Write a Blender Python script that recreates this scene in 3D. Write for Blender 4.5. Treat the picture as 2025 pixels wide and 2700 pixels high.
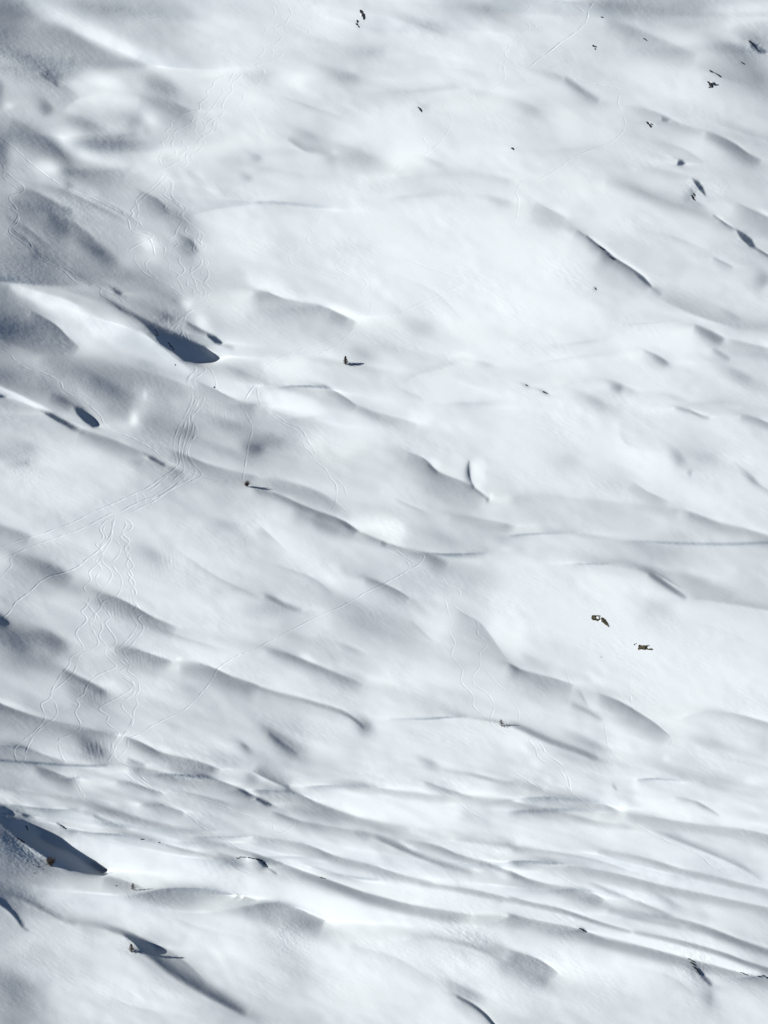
import bpy, math, random, time
import numpy as np
from mathutils import Vector
_t0=time.time()
GREF=214.; LAM=.009; MU=.05; NIT=60; NIT2=10; STEP=.5; TGAIN=1.2; BASE_UP=9.; NAVY=-0.05; CON=1.55; REGK=1.25; EXPO=1.15; AM=.05
TDEP=.6; SNOWC=(.475,.527,.556)
# ---------------------------------------------------------------- survey numbers (units: 0.28 m per survey unit)
SC=0.28                      # metres per survey unit
DIST=2500.0                  # camera distance
PITCH=math.radians(25)       # camera looks down by this much
SLY,SLX=0.45,-0.35           # mean slope of the mountainside: rises away, falls to the right
SUNV=np.array([-1.0,-0.53,0.66]); SUNV/=np.linalg.norm(SUNV)
RT=np.array([1.,0,0]); UP=np.array([0,math.sin(PITCH),math.cos(PITCH)]); BK=np.array([0,-math.cos(PITCH),math.sin(PITCH)])
CAM=BK*DIST
NW=np.array([-SLX,-SLY,1.0])
NC=np.array([NW@RT,NW@UP,NW@BK]); PX,PY=NC[0]/NC[2],NC[1]/NC[2]     # mean plane in camera axes: z=-PX x-PY y
LC=np.array([SUNV@RT,SUNV@UP,SUNV@BK])
sc=bpy.context.scene
for o in list(bpy.data.objects): bpy.data.objects.remove(o)
# camera
cd=bpy.data.cameras.new('camera'); cam=bpy.data.objects.new('camera',cd); sc.collection.objects.link(cam); sc.camera=cam
cam.location=tuple(CAM); cam.rotation_euler=(math.radians(90)-PITCH,0,0)
cd.sensor_fit='VERTICAL'; cd.sensor_height=24; cd.lens=24*DIST/(2700*SC); cd.clip_start=5; cd.clip_end=40000
sc.render.resolution_x=768; sc.render.resolution_y=1024
# sky and sun
w=bpy.data.worlds.new("World"); sc.world=w; w.use_nodes=True
nt=w.node_tree; sky=nt.nodes.new('ShaderNodeTexSky'); sky.sky_type='NISHITA'; sky.sun_disc=False
sky.sun_elevation=math.asin(SUNV[2]); sky.sun_rotation=math.atan2(SUNV[0],SUNV[1]); sky.altitude=3000; sky.air_density=0.3; sky.dust_density=0; sky.ozone_density=1.5
nt.links.new(sky.outputs[0],nt.nodes['Background'].inputs[0]); nt.nodes['Background'].inputs[1].default_value=0.05
sd=bpy.data.lights.new('sun','SUN'); sd.energy=5.0; sd.angle=math.radians(0.5); sd.color=(1.0,.945,.89)
so=bpy.data.objects.new('sun',sd); sc.collection.objects.link(so); so.rotation_euler=Vector(tuple(SUNV)).to_track_quat('Z','Y').to_euler()
vs=sc.view_settings; vs.view_transform='Standard'; vs.look='None'; vs.gamma=1; vs.use_curve_mapping=False; vs.exposure=EXPO
sc.render.engine='CYCLES'; sc.cycles.max_bounces=6; sc.cycles.diffuse_bounces=1
# ---------------------------------------------------------------- sketch of light and shade on the slope; the relief is shaped to it
# Coordinates: each call names a 675-unit survey square (col,row) and positions in it on a 0..1659 scale.
K=675/1659.0
STR=[];BLB=[];PLY=[];TRK=[]
def S(c,r,pts,a,wu,wd,tap=.6):
    q=[(675*c+x*K,675*r+y*K) for x,y in pts]; e=[0,0]
    for s,(i,j) in enumerate(((0,1),(-1,-2))):                                     # a line that runs on into the next square
        x,y=pts[i]
        if min(x,y)<=5 or max(x,y)>=1650:
            X,Y=q[i]; out=X<5 or X>2020 or Y<5 or Y>2695; d=90.0 if out else 13.0
            ux,uy=X-q[j][0],Y-q[j][1]; l=math.hypot(ux,uy)+1e-6; n=(X+ux/l*d,Y+uy/l*d); e[s]=26.0
            if s==0: q=[n]+q
            else: q=q+[n]
    STR.append((q,a,wu*K,wd*K,(tap,e[0],e[1])))
def B(c,r,x,y,rx,ry,ang,a): BLB.append((675*c+x*K,675*r+y*K,rx*K,ry*K,ang,a))
def P(c,r,pts,val,blur=1.2): PLY.append(([(675*c+x*K,675*r+y*K) for x,y in pts],val,blur))  # dark shapes, mostly cast shadows, put into the relief as slopes off the sun
def T(c,r,depth,*tracks):
    for p in tracks: TRK.append(([(675*c+x*K,675*r+y*K) for x,y in p],depth))
BASE=[[178,195,200,215,218,215,212,208,186,198,212],
[190,195,195,215,218,215,220,220,215,212,185],
[190,204,210,212,215,228,225,222,215,215,205],
[184,188,198,216,225,230,232,228,215,212,204],
[170,200,175,205,215,225,230,228,222,218,215],
[185,190,185,205,215,222,228,228,225,222,220],
[215,210,200,205,212,218,222,228,230,232,230],
[215,218,220,218,215,215,215,215,215,218,222],
[190,205,215,220,215,218,218,232,240,240,235],
[195,205,212,210,215,222,222,225,232,235,228],
[195,205,208,205,212,222,220,215,220,225,225],
[150,195,205,215,215,212,218,222,215,212,212],
[195,205,210,215,225,222,225,225,225,222,215],
[200,215,220,215,222,230,232,232,222,225,228]]
N=-1
# (0,0)
B(0,0,60,110,180,110,20,-40);B(0,0,700,60,260,60,10,-18)
S(0,0,[(150,20),(450,130),(750,280),(900,370)],28,60,50)
S(0,0,[(230,140),(450,210),(620,310),(760,380),(950,440)],-38,22,100)
S(0,0,[(0,290),(150,370),(300,470),(370,560)],-28,60,50);S(0,0,[(250,490),(330,525),(375,565)],-55,25,5)
B(0,0,690,530,130,60,20,22);B(0,0,1060,540,150,55,30,-44);B(0,0,980,500,80,30,20,-15)
B(0,0,310,700,50,40,45,-48);B(0,0,60,690,40,20,0,28);B(0,0,0,580,30,80,0,-30)
S(0,0,[(400,740),(500,650),(700,615),(900,625)],14,8,60);S(0,0,[(900,630),(1080,665),(1200,700),(1290,720)],-28,10,50);B(0,0,1180,700,60,20,25,-22)
B(0,0,560,800,130,40,20,-32);B(0,0,880,790,60,50,30,-25);B(0,0,980,780,60,60,0,18)
B(0,0,760,930,190,45,0,-36);S(0,0,[(420,890),(600,880),(760,880),(880,855)],-14,5,40)
B(0,0,450,900,80,50,0,20);S(0,0,[(500,980),(650,1040),(850,1070)],18,30,30)
S(0,0,[(60,800),(220,850),(370,950),(480,1080),(620,1090),(850,1100)],-36,30,60);B(0,0,150,820,90,30,25,-15)
B(0,0,320,1090,100,50,0,24);B(0,0,10,960,60,120,0,-40);B(0,0,430,1110,50,40,0,-20);B(0,0,450,1200,40,30,40,-22)
S(0,0,[(100,1220),(250,1260),(380,1330),(480,1370)],-38,12,60);B(0,0,180,1350,100,50,20,-25)
B(0,0,400,1480,110,60,40,-50);S(0,0,[(480,1540),(580,1590),(680,1640)],-45,20,25);B(0,0,640,1600,140,35,35,-30);B(0,0,300,1500,260,150,20,-8)
S(0,0,[(60,1480),(150,1540),(260,1640)],-32,15,20)
B(0,0,1380,1240,50,20,20,20);B(0,0,960,1590,60,40,20,20);B(0,0,1610,1150,40,25,20,-20);B(0,0,1570,1020,120,60,0,-10);B(0,0,1600,1300,100,20,0,-14)
B(0,0,1200,1430,250,60,25,-16);B(0,0,1230,1590,60,80,0,-32);B(0,0,1220,800,90,60,20,-16)
S(0,0,[(1200,1400),(1400,1350),(1659,1320)],-12,60,8);B(0,0,1480,440,100,30,0,10)
# (1,0)
B(1,0,1100,150,180,40,15,-18);S(1,0,[(1030,150),(1120,180),(1250,220)],-18,8,20);B(1,0,1500,60,220,50,10,-28)
S(1,0,[(300,240),(550,290),(700,300),(850,310)],-16,15,60);B(1,0,750,340,120,40,0,-12);B(1,0,590,490,130,35,15,-34)
B(1,0,1130,370,100,25,10,-14);B(1,0,270,540,60,40,30,15);S(1,0,[(700,540),(850,580),(1000,595),(1350,570)],-12,40,10)
B(1,0,60,490,80,60,0,-12);S(1,0,[(200,900),(290,960),(360,980),(500,995)],-42,25,8);B(1,0,700,1015,150,50,22,-24);B(1,0,360,880,80,30,20,-15);B(1,0,480,1010,60,30,20,-15)
B(1,0,780,830,200,90,-10,12);B(1,0,980,850,90,130,0,10);B(1,0,1090,690,50,25,20,-18);B(1,0,1160,1050,80,20,20,-18)
S(1,0,[(900,1130),(1200,1125),(1450,1135),(1659,1165)],-22,18,25);S(1,0,[(0,1095),(150,1110),(300,1135),(700,1150)],-14,15,20);B(1,0,10,1020,40,30,20,-25)
B(1,0,100,1280,60,12,0,15);S(1,0,[(0,1305),(200,1310),(380,1330),(500,1350)],-28,12,25)
S(1,0,[(850,1290),(1100,1265),(1500,1275),(1659,1320)],-18,18,20);B(1,0,1580,1310,80,25,15,-15);B(1,0,1450,600,120,25,10,-14);B(1,0,650,1600,150,50,0,-12)
# (2,0)
S(2,0,[(600,40),(800,100),(1000,140),(1200,180),(1400,205)],-32,80,20);B(2,0,640,30,150,40,10,-34);B(2,0,1560,230,120,40,30,-20);B(2,0,1480,60,180,40,0,15)
S(2,0,[(600,130),(750,180),(900,240),(1050,300),(1200,360)],-34,18,60);S(2,0,[(1150,175),(1350,200),(1480,240)],12,4,30)
P(2,0,[(1535,262),(1580,285),(1659,335),(1640,345),(1600,345),(1550,305)],70);B(2,0,1450,330,150,60,25,-38);B(2,0,1540,390,90,40,30,-38)
S(2,0,[(1470,400),(1510,418)],-80,3,3);S(2,0,[(1200,430),(1400,510),(1620,560),(1659,570)],-26,40,12);B(2,0,1600,500,60,40,40,-30)
S(2,0,[(340,505),(420,560),(520,625),(570,650)],-48,15,25);B(2,0,280,490,140,25,15,-22);B(2,0,130,700,90,30,20,-28)
S(2,0,[(720,690),(860,710),(980,750),(1100,810),(1250,850)],-28,8,40);P(2,0,[(968,757),(1017,778),(1005,787),(975,782)],50);S(2,0,[(870,790),(940,810)],25,5,5)
S(2,0,[(1250,855),(1350,890),(1450,940),(1530,1000),(1620,1040)],-70,7,35);S(2,0,[(1300,780),(1450,840),(1659,905)],-18,30,8)
P(2,0,[(1080,1035),(1100,1038),(1125,1060),(1100,1073),(1070,1070)],45);S(2,0,[(980,1005),(1050,1025)],20,5,5)
S(2,0,[(800,1090),(950,1100),(1100,1130),(1150,1150)],-22,12,25);P(2,0,[(1170,1160),(1210,1178),(1237,1213),(1257,1270),(1225,1242),(1195,1205)],20)
B(2,0,1170,1250,30,50,40,-35);B(2,0,1200,1320,60,20,20,-28);S(2,0,[(600,1175),(750,1200),(900,1260),(1100,1330),(1250,1380),(1330,1420)],-38,35,40)
S(2,0,[(1300,1390),(1370,1440),(1450,1490)],-100,3,5);P(2,0,[(1450,1488),(1500,1510),(1552,1548),(1582,1612),(1540,1597),(1490,1552)],20);S(2,0,[(1575,1605),(1659,1655)],-120,4,5,.1)
S(2,0,[(1450,1310),(1550,1360),(1659,1410)],-24,4,60);B(2,0,1640,1380,60,15,25,25);B(2,0,320,1370,60,25,30,25);S(2,0,[(150,1310),(260,1370),(350,1410)],-18,6,50)
S(2,0,[(60,1440),(250,1460),(400,1480),(480,1530)],-14,30,20);S(2,0,[(480,1525),(540,1575),(590,1610),(650,1659)],-110,4,6,.3);S(2,0,[(420,1490),(540,1575),(650,1659)],-25,6,60,.3);S(2,0,[(0,960),(300,970),(600,950)],-12,10,30)
# (0,1)
S(0,1,[(200,0),(350,50),(500,130),(600,190),(700,230)],-42,40,20);B(0,1,260,60,200,90,25,-28);B(0,1,690,10,100,50,40,-42)
S(0,1,[(450,60),(600,120),(800,160),(950,200),(1100,280),(1200,350)],-38,60,28);S(0,1,[(0,160),(200,180),(400,210),(600,270),(700,290)],-34,50,10)
P(0,1,[(700,195),(740,208),(797,243),(780,253),(750,240)],45)
P(0,1,[(690,277),(800,352),(900,395),(1050,465),(1200,528),(1330,588),(1408,665),(1370,683),(1270,690),(1190,674),(1120,622),(1040,572),(1000,512),(920,432),(860,388),(780,349)],20)
S(0,1,[(60,190),(250,240),(450,300),(520,350)],30,10,60);B(0,1,490,370,40,40,0,15);B(0,1,650,480,150,70,20,15);S(0,1,[(900,470),(1000,560),(1100,640),(1240,745)],26,5,40)
B(0,1,120,450,200,90,25,-36);S(0,1,[(200,360),(350,440),(430,520),(520,600)],-38,5,80);B(0,1,20,500,80,90,0,-22);S(0,1,[(0,530),(100,575),(250,620),(420,650)],-28,40,8)
S(0,1,[(1210,430),(1300,480),(1340,500)],-45,6,20);B(0,1,1300,430,50,30,45,25);P(0,1,[(1335,498),(1400,523),(1445,565),(1430,573),(1390,562),(1350,527)],35);S(0,1,[(1440,570),(1520,600)],-20,15,15)
B(0,1,1090,390,60,20,20,-35);B(0,1,1210,310,40,30,0,20)
S(0,1,[(250,660),(500,670),(800,720),(1000,770),(1150,820),(1250,870)],-28,8,80);B(0,1,950,690,100,20,15,-15);B(0,1,720,850,190,45,30,-36)
B(0,1,940,905,14,35,0,18);B(0,1,870,1060,30,50,0,35);S(0,1,[(1280,820),(1400,870),(1540,940),(1659,960)],-26,5,50);B(0,1,1560,750,100,25,20,-22)
B(0,1,30,760,100,50,20,-20);S(0,1,[(0,800),(150,840),(300,880),(420,930),(520,990)],-42,25,30);S(0,1,[(0,850),(150,920),(280,985),(350,1020)],38,10,30)
P(0,1,[(470,965),(530,988),(600,1048),(637,1105),(600,1107),(540,1067),(500,1022)],40,2);S(0,1,[(330,890),(420,930),(480,970)],-60,10,30)
P(0,1,[(265,1007),(330,1022),(420,1067),(515,1127),(460,1114),(370,1071)],25);P(0,1,[(0,898),(40,914),(0,914)],30)
S(0,1,[(0,920),(150,950),(270,1010)],-20,3,40,.2);S(0,1,[(515,1130),(700,1185),(850,1245),(950,1290)],-32,8,60,.3);P(0,1,[(930,1280),(1000,1307),(1092,1358),(1060,1358),(980,1322)],40);S(0,1,[(1090,1358),(1200,1410)],-28,8,30)
B(0,1,700,1120,80,25,20,12);B(0,1,1000,1080,250,80,15,-15);S(0,1,[(1100,1270),(1200,1295),(1330,1350),(1500,1400),(1659,1430)],-38,8,50)
B(0,1,1220,1130,70,50,0,-32);B(0,1,1500,1090,140,40,15,-26);B(0,1,1640,1240,60,40,20,-30);B(0,1,1450,1250,150,30,20,-15);B(0,1,170,1250,150,80,0,-14);B(0,1,160,1340,60,20,0,-20)
# (1,1)
B(1,1,100,210,80,35,25,20);S(1,1,[(0,230),(80,240),(180,280),(300,305),(420,325),(520,365),(600,405),(650,430)],-48,5,60,.3);S(1,1,[(480,355),(600,405)],-28,5,30)
B(1,1,540,340,60,20,20,15);B(1,1,1080,450,100,50,30,-16);B(1,1,700,640,110,50,20,-24);S(1,1,[(330,665),(480,680),(560,695),(700,720),(900,750)],-22,15,30)
S(1,1,[(600,590),(800,590),(1000,620),(1250,660)],-12,20,60);B(1,1,1350,650,70,18,5,22);B(1,1,1260,690,60,14,0,-20);B(1,1,1500,700,60,15,10,-20)
B(1,1,220,760,170,50,15,22);S(1,1,[(40,830),(200,840),(400,840),(480,860),(580,920),(660,975)],-52,5,25);S(1,1,[(660,975),(780,1020),(950,1060),(1050,1090)],-24,8,40);B(1,1,760,1030,80,20,20,-15)
B(1,1,230,960,150,50,20,26);S(1,1,[(100,1000),(250,1045),(400,1040)],-18,3,40);S(1,1,[(1300,820),(1450,870),(1600,920)],22,15,5);B(1,1,1640,900,15,20,0,20);B(1,1,1400,955,180,25,0,-16)
B(1,1,1080,1050,60,25,0,20);S(1,1,[(950,830),(1050,765),(1250,720)],-8,30,4);S(1,1,[(950,870),(1050,905),(1100,940)],-10,3,40)
B(1,1,100,1190,150,60,10,-26);B(1,1,10,1240,50,40,0,-38);S(1,1,[(0,1250),(150,1290),(300,1310)],-18,5,20);B(1,1,600,1275,40,10,0,14)
S(1,1,[(980,1275),(1080,1310),(1130,1350),(1185,1405),(1300,1450),(1400,1490),(1500,1560)],-32,5,80);S(1,1,[(1110,1345),(1185,1408)],-55,4,12);B(1,1,1160,1350,35,35,40,20)
B(1,1,1380,1390,18,60,0,-55);B(1,1,1405,1490,12,20,0,-60);B(1,1,1440,1400,35,60,0,22);S(1,1,[(1400,1500),(1500,1570)],-50,4,5);B(1,1,1502,1575,10,14,0,-70);B(1,1,1525,1560,15,20,0,25)
S(1,1,[(0,1505),(150,1550),(280,1610),(400,1659)],-52,5,20,.3);S(1,1,[(0,1440),(200,1470),(400,1530),(560,1640)],-26,10,60);B(1,1,800,1640,200,50,10,-12);S(1,1,[(900,1570),(1000,1620),(1100,1659)],-18,5,20)
# (2,1)
S(2,1,[(640,0),(740,60),(800,100),(850,140),(905,200)],-120,4,7,.3);S(2,1,[(600,-20),(740,60),(850,140),(905,200)],-32,5,60,.3);P(2,1,[(780,88),(850,132),(907,198),(865,178),(820,138)],25);S(2,1,[(905,200),(970,255)],-28,20,20)
S(2,1,[(950,270),(1100,340),(1250,400),(1450,460),(1659,485)],-34,50,10);B(2,1,1440,390,70,20,30,-28);S(2,1,[(1300,10),(1440,70)],-22,5,20);B(2,1,1640,150,50,60,40,-35)
B(2,1,540,210,15,15,0,-28);S(2,1,[(700,450),(900,435),(1050,430),(1180,450)],-18,6,3);B(2,1,900,500,200,50,0,10);S(2,1,[(1180,450),(1280,490),(1380,540)],-60,10,35);B(2,1,1330,530,70,30,35,-28)
S(2,1,[(1400,545),(1550,575),(1659,600)],-34,4,40);B(2,1,1640,570,40,15,20,25);S(2,1,[(1300,600),(1420,670)],-28,12,20);B(2,1,980,680,60,20,30,-48);S(2,1,[(850,610),(950,650),(1020,700)],-22,5,25)
B(2,1,1500,780,110,40,25,-32);B(2,1,690,850,40,30,20,-52);B(2,1,760,870,60,20,20,-22);B(2,1,95,838,30,10,15,-42);B(2,1,215,882,35,10,20,-55);B(2,1,560,950,130,40,25,-22)
S(2,1,[(830,890),(1000,900),(1150,950),(1400,950),(1659,990)],-18,20,30);S(2,1,[(1050,980),(1150,1000),(1230,1035),(1290,1045)],-50,5,12);S(2,1,[(1480,1035),(1570,1050),(1659,1085)],-44,6,30,.3)
S(2,1,[(700,1100),(715,1190),(760,1230),(900,1290),(970,1350)],20,5,50);B(2,1,850,1300,150,50,25,16);B(2,1,940,1400,80,70,30,12);B(2,1,360,1320,110,60,0,-10);B(2,1,1090,1310,60,35,50,-28);B(2,1,1155,1400,15,25,0,-28)
B(2,1,1250,1300,150,40,10,-14);S(2,1,[(780,1460),(880,1530),(1020,1590)],-20,3,60);B(2,1,1560,1440,60,20,40,-38);S(2,1,[(1480,1400),(1659,1520)],-18,5,30);S(2,1,[(0,1560),(250,1560),(500,1585),(850,1620),(1100,1650)],-20,10,60)
# (0,2)
S(0,2,[(0,90),(100,120),(200,160)],-32,20,40,.3);S(0,2,[(50,270),(250,320),(400,380),(480,440)],-30,30,60);B(0,2,350,370,110,40,20,-22);B(0,2,1500,80,100,30,10,-22);B(0,2,1000,270,120,70,20,-14)
S(0,2,[(620,530),(760,560),(880,620),(1000,690),(1150,750)],-38,6,60);B(0,2,620,580,80,40,0,-15);B(0,2,1500,500,200,20,0,-12)
S(0,2,[(0,690),(80,760),(250,790),(400,850),(450,900)],-36,25,60);B(0,2,20,700,50,30,40,-50);B(0,2,370,830,90,40,30,-38);B(0,2,130,860,100,50,30,-26)
S(0,2,[(740,880),(900,900),(1020,940),(1120,970)],-58,5,25);S(0,2,[(700,870),(900,900),(1100,960)],-16,5,80);B(0,2,1160,955,20,12,0,20)
S(0,2,[(1160,990),(1300,990),(1400,1020),(1500,1070),(1659,1120)],-44,5,60,.4);S(0,2,[(400,1020),(550,1090),(700,1170)],-28,10,30);B(0,2,700,1120,70,25,0,15);B(0,2,650,1150,60,20,20,-25);B(0,2,1250,1150,120,50,0,-12)
B(0,2,60,1240,90,15,15,20);S(0,2,[(0,1245),(100,1285),(250,1335),(400,1370),(600,1410),(760,1440)],-60,5,20,.4);S(0,2,[(0,1245),(250,1335),(760,1440)],-16,5,80,.3)
S(0,2,[(800,1455),(900,1490),(980,1530),(1060,1570),(1250,1610),(1400,1659)],-60,5,30);B(0,2,620,1530,110,50,30,-38);S(0,2,[(0,1510),(150,1525),(300,1580),(420,1620)],-38,5,50,.3);S(0,2,[(0,1605),(200,1620),(500,1640),(700,1640)],-44,5,12,.3)
S(0,2,[(820,1600),(950,1640)],-35,10,20);B(0,2,1600,1530,50,25,40,-26);S(0,2,[(1560,1500),(1615,1530)],-22,5,10);B(0,2,1500,1600,130,50,20,-14);B(0,2,250,960,180,60,0,-10)
# (1,2)
S(1,2,[(400,0),(520,40),(600,80),(660,125)],-75,5,25,.3);S(1,2,[(250,0),(400,60),(550,130)],-20,20,60);P(1,2,[(500,33),(580,66),(670,128),(600,104)],60)
B(1,2,850,100,110,55,25,24);S(1,2,[(660,125),(800,185),(900,220),(1000,245),(1200,270),(1500,265)],-46,4,25);S(1,2,[(810,190),(850,210)],-60,3,15)
S(1,2,[(1100,270),(1250,330)],-22,10,40);S(1,2,[(1250,20),(1400,40),(1659,85)],-24,5,60);B(1,2,1300,200,200,60,15,-12);B(1,2,1620,240,60,12,0,16);B(1,2,1590,700,50,120,0,14)
S(1,2,[(1300,640),(1430,700),(1510,790),(1600,920),(1640,960)],-18,3,60);S(1,2,[(20,90),(120,180),(200,260)],-16,5,40);S(1,2,[(100,150),(250,280),(450,380),(530,460)],12,40,40)
S(1,2,[(700,430),(780,450),(900,500),(1000,560)],-32,6,30);S(1,2,[(50,540),(120,565),(180,600),(300,635)],-44,15,15);B(1,2,760,680,250,80,20,-16);S(1,2,[(1000,700),(1150,840)],-12,3,20)
B(1,2,60,620,120,50,0,-12);B(1,2,200,790,200,30,10,-12);S(1,2,[(60,890),(200,920),(330,970),(450,1020),(600,1080),(700,1120)],-38,8,30);B(1,2,330,940,50,20,30,20);B(1,2,630,890,80,20,20,-22);B(1,2,640,1060,100,40,10,-14)
S(1,2,[(0,1135),(150,1180),(300,1215),(400,1245),(550,1290),(650,1350),(700,1400)],-62,10,12,.3);B(1,2,720,1380,50,50,40,-32);B(1,2,200,1500,170,50,35,-24);S(1,2,[(80,1430),(200,1520),(280,1570)],-28,8,20)
B(1,2,1000,1200,250,60,15,-8);S(1,2,[(860,1340),(1100,1345),(1300,1330),(1500,1350),(1659,1385)],-30,12,5);B(1,2,1130,1620,70,25,20,-32)
# (2,2)
S(2,2,[(1130,0),(1250,40),(1350,80),(1500,110),(1659,160)],-38,10,40);S(2,2,[(0,150),(200,135),(400,140),(600,170),(850,190),(1100,200),(1400,205),(1659,195)],-34,12,12);B(2,2,1050,150,220,40,0,-12);B(2,2,900,240,250,40,5,-10)
S(2,2,[(400,335),(600,345),(800,360),(900,400),(980,440)],-34,12,6);B(2,2,880,360,150,25,10,-20);S(2,2,[(880,400),(960,440),(1050,500),(1140,560)],-66,10,18);S(2,2,[(950,390),(1150,420),(1300,440)],-18,10,30)
S(2,2,[(1140,560),(1300,575),(1450,595),(1659,630)],-38,20,6);B(2,2,1350,500,200,40,10,-12);B(2,2,550,520,120,60,30,18);B(2,2,760,860,200,60,20,14);B(2,2,700,700,90,80,45,12);B(2,2,960,620,120,60,0,-10)
S(2,2,[(0,1000),(100,1040),(250,1075),(400,1120)],-34,5,60,.4);S(2,2,[(430,1140),(500,1270)],-14,5,25);B(2,2,130,950,100,30,25,-14);S(2,2,[(560,1180),(700,1230),(850,1320),(950,1390),(1030,1460)],-32,4,70)
S(2,2,[(380,1240),(500,1290),(590,1350)],-34,20,20);B(2,2,520,1500,120,40,25,-26);S(2,2,[(0,1380),(100,1420),(250,1490),(400,1540),(560,1600)],-56,18,15,.4);S(2,2,[(1100,1330),(1250,1295),(1450,1310),(1659,1370)],-24,6,40)
B(2,2,1000,1600,25,20,0,22);B(2,2,1300,1500,250,50,10,-14);B(2,2,1640,1480,40,80,0,-12);S(2,2,[(0,995),(50,1020)],-60,3,3)
# (0,3)
S(0,3,[(250,0),(350,30),(440,65),(520,60)],-38,6,40);S(0,3,[(750,85),(850,95),(950,130),(1060,165)],-46,5,18);S(0,3,[(860,0),(1000,20),(1120,40),(1300,50),(1400,75),(1500,115),(1600,160),(1659,190)],-56,5,30,.4);P(0,3,[(1500,116),(1580,142),(1659,188),(1659,196),(1600,176)],40)
B(0,3,1640,60,60,30,20,-22);S(0,3,[(0,125),(200,160),(400,185),(600,205),(720,230)],-28,4,15);B(0,3,300,215,350,25,5,14);S(0,3,[(0,225),(200,255),(400,270),(520,260)],-30,5,25)
S(0,3,[(540,270),(700,275),(900,330),(1050,370),(1200,395),(1400,415)],-40,14,20);S(0,3,[(600,305),(700,345),(800,375),(850,385)],-30,5,20);S(0,3,[(900,230),(1050,240),(1200,290)],-46,5,20);S(0,3,[(1100,140),(1300,180),(1500,230)],-24,5,20)
S(0,3,[(1250,440),(1659,445)],-24,5,20);S(0,3,[(1150,470),(1450,500),(1659,560)],-28,6,20);P(0,3,[(0,248),(40,263),(62,286),(0,286)],30);P(0,3,[(110,278),(220,318),(160,312)],40);S(0,3,[(0,240),(110,280),(220,318)],-60,3,8,.3)
S(0,3,[(370,355),(415,388)],-130,3,6,.2);S(0,3,[(415,388),(510,412)],-44,3,15);S(0,3,[(440,395),(600,420),(800,430),(1000,470),(1200,530),(1400,570),(1530,580)],-48,4,12)
P(0,3,[(70,330),(160,350),(230,383),(267,413),(265,445),(300,483),(350,513),(430,542),(520,577),(590,612),(625,648),(677,697),(560,677),(480,652),(400,622),(330,602),(250,548),(170,493),(100,440),(60,390)],18)
P(0,3,[(-20,300),(80,332),(80,400),(60,400),(-20,345)],85,4)
B(0,3,80,480,120,50,30,-48);B(0,3,200,560,120,30,30,-32);B(0,3,700,560,250,80,25,10);S(0,3,[(350,620),(450,645),(530,665)],-30,8,8)  # the last stroke puts the brown shrub's cast shadow into the relief
S(0,3,[(675,697),(800,735),(900,765),(950,780),(1200,775),(1400,790),(1659,855)],-50,4,70,.3);B(0,3,1180,860,150,40,10,-10)
S(0,3,[(0,800),(150,850),(300,930),(420,990),(500,1010)],-34,25,12,.4);B(0,3,20,830,60,30,0,-24);S(0,3,[(0,880),(80,940),(150,1035)],-90,15,8,.3);S(0,3,[(150,1035),(190,1055)],-30,5,8)
S(0,3,[(420,1000),(600,1020),(750,1055),(850,1090),(900,1110)],-50,18,8);P(0,3,[(780,1070),(850,1093),(930,1116),(982,1138),(1017,1175),(1010,1187),(950,1184),(900,1167),(868,1132),(835,1108)],22)
S(0,3,[(860,1165),(930,1195),(1000,1240),(1100,1320),(1200,1380),(1300,1440),(1450,1520),(1600,1600)],-66,40,18);S(0,3,[(1050,1150),(1200,1260),(1350,1400)],-16,5,50);B(0,3,100,1400,200,120,20,-15);S(0,3,[(1400,555),(1530,580),(1600,590)],-32,4,12);B(0,3,1520,610,100,30,20,-35)
# (1,3)
S(1,3,[(0,30),(100,80),(220,130)],-42,40,6,.3);S(1,3,[(300,130),(500,105),(700,110),(900,150),(1100,170),(1250,190)],-38,8,30);S(1,3,[(1090,90),(1200,130),(1300,160),(1420,195),(1659,210)],-46,8,20,.4);S(1,3,[(1210,20),(1400,40),(1550,80),(1659,95)],-40,10,10)
P(1,3,[(0,186),(60,212),(137,252),(60,238),(0,208)],35);S(1,3,[(0,140),(200,150),(300,180),(400,230),(520,275),(650,310)],-42,5,30);B(1,3,630,290,50,15,15,16)
S(1,3,[(130,255),(300,270),(500,295),(650,325),(800,360),(1000,385)],-36,10,25);S(1,3,[(100,280),(300,350),(500,385),(650,410),(750,435)],-36,4,30)
S(1,3,[(640,410),(800,455),(950,520),(1080,580),(1200,625),(1400,675)],-56,18,15);S(1,3,[(780,450),(930,515),(1080,575)],-44,3,8);S(1,3,[(950,470),(1080,485),(1200,515),(1300,560),(1400,590),(1600,640)],-38,5,22)
S(1,3,[(1450,600),(1659,680)],-38,8,15);B(1,3,1000,520,60,20,30,20);B(1,3,1440,665,40,8,10,16);S(1,3,[(1280,470),(1659,505)],-30,20,6)
S(1,3,[(0,445),(150,465),(300,490),(400,525),(500,570),(620,600),(750,630),(850,665),(980,705),(1150,740)],-48,5,28);S(1,3,[(0,580),(300,575),(500,580)],-16,5,15)
P(1,3,[(0,588),(40,598),(82,652),(50,640),(20,612)],35);S(1,3,[(80,650),(140,685)],-70,3,8);B(1,3,40,640,40,25,30,-40)
S(1,3,[(0,560),(150,610),(300,670),(420,710),(560,760),(700,810),(850,850),(1000,890),(1200,925),(1400,955)],-75,4,28,.3);S(1,3,[(420,710),(700,810),(1000,890),(1400,955)],-18,4,60);S(1,3,[(350,640),(600,700),(800,725)],-30,5,15)
S(1,3,[(1050,740),(1250,770),(1400,790),(1659,850)],-42,5,28);S(1,3,[(1400,955),(1659,965)],-38,3,30,.1);B(1,3,1250,960,130,25,10,-22);B(1,3,450,900,200,50,15,12);B(1,3,800,910,150,30,15,8)
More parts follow.
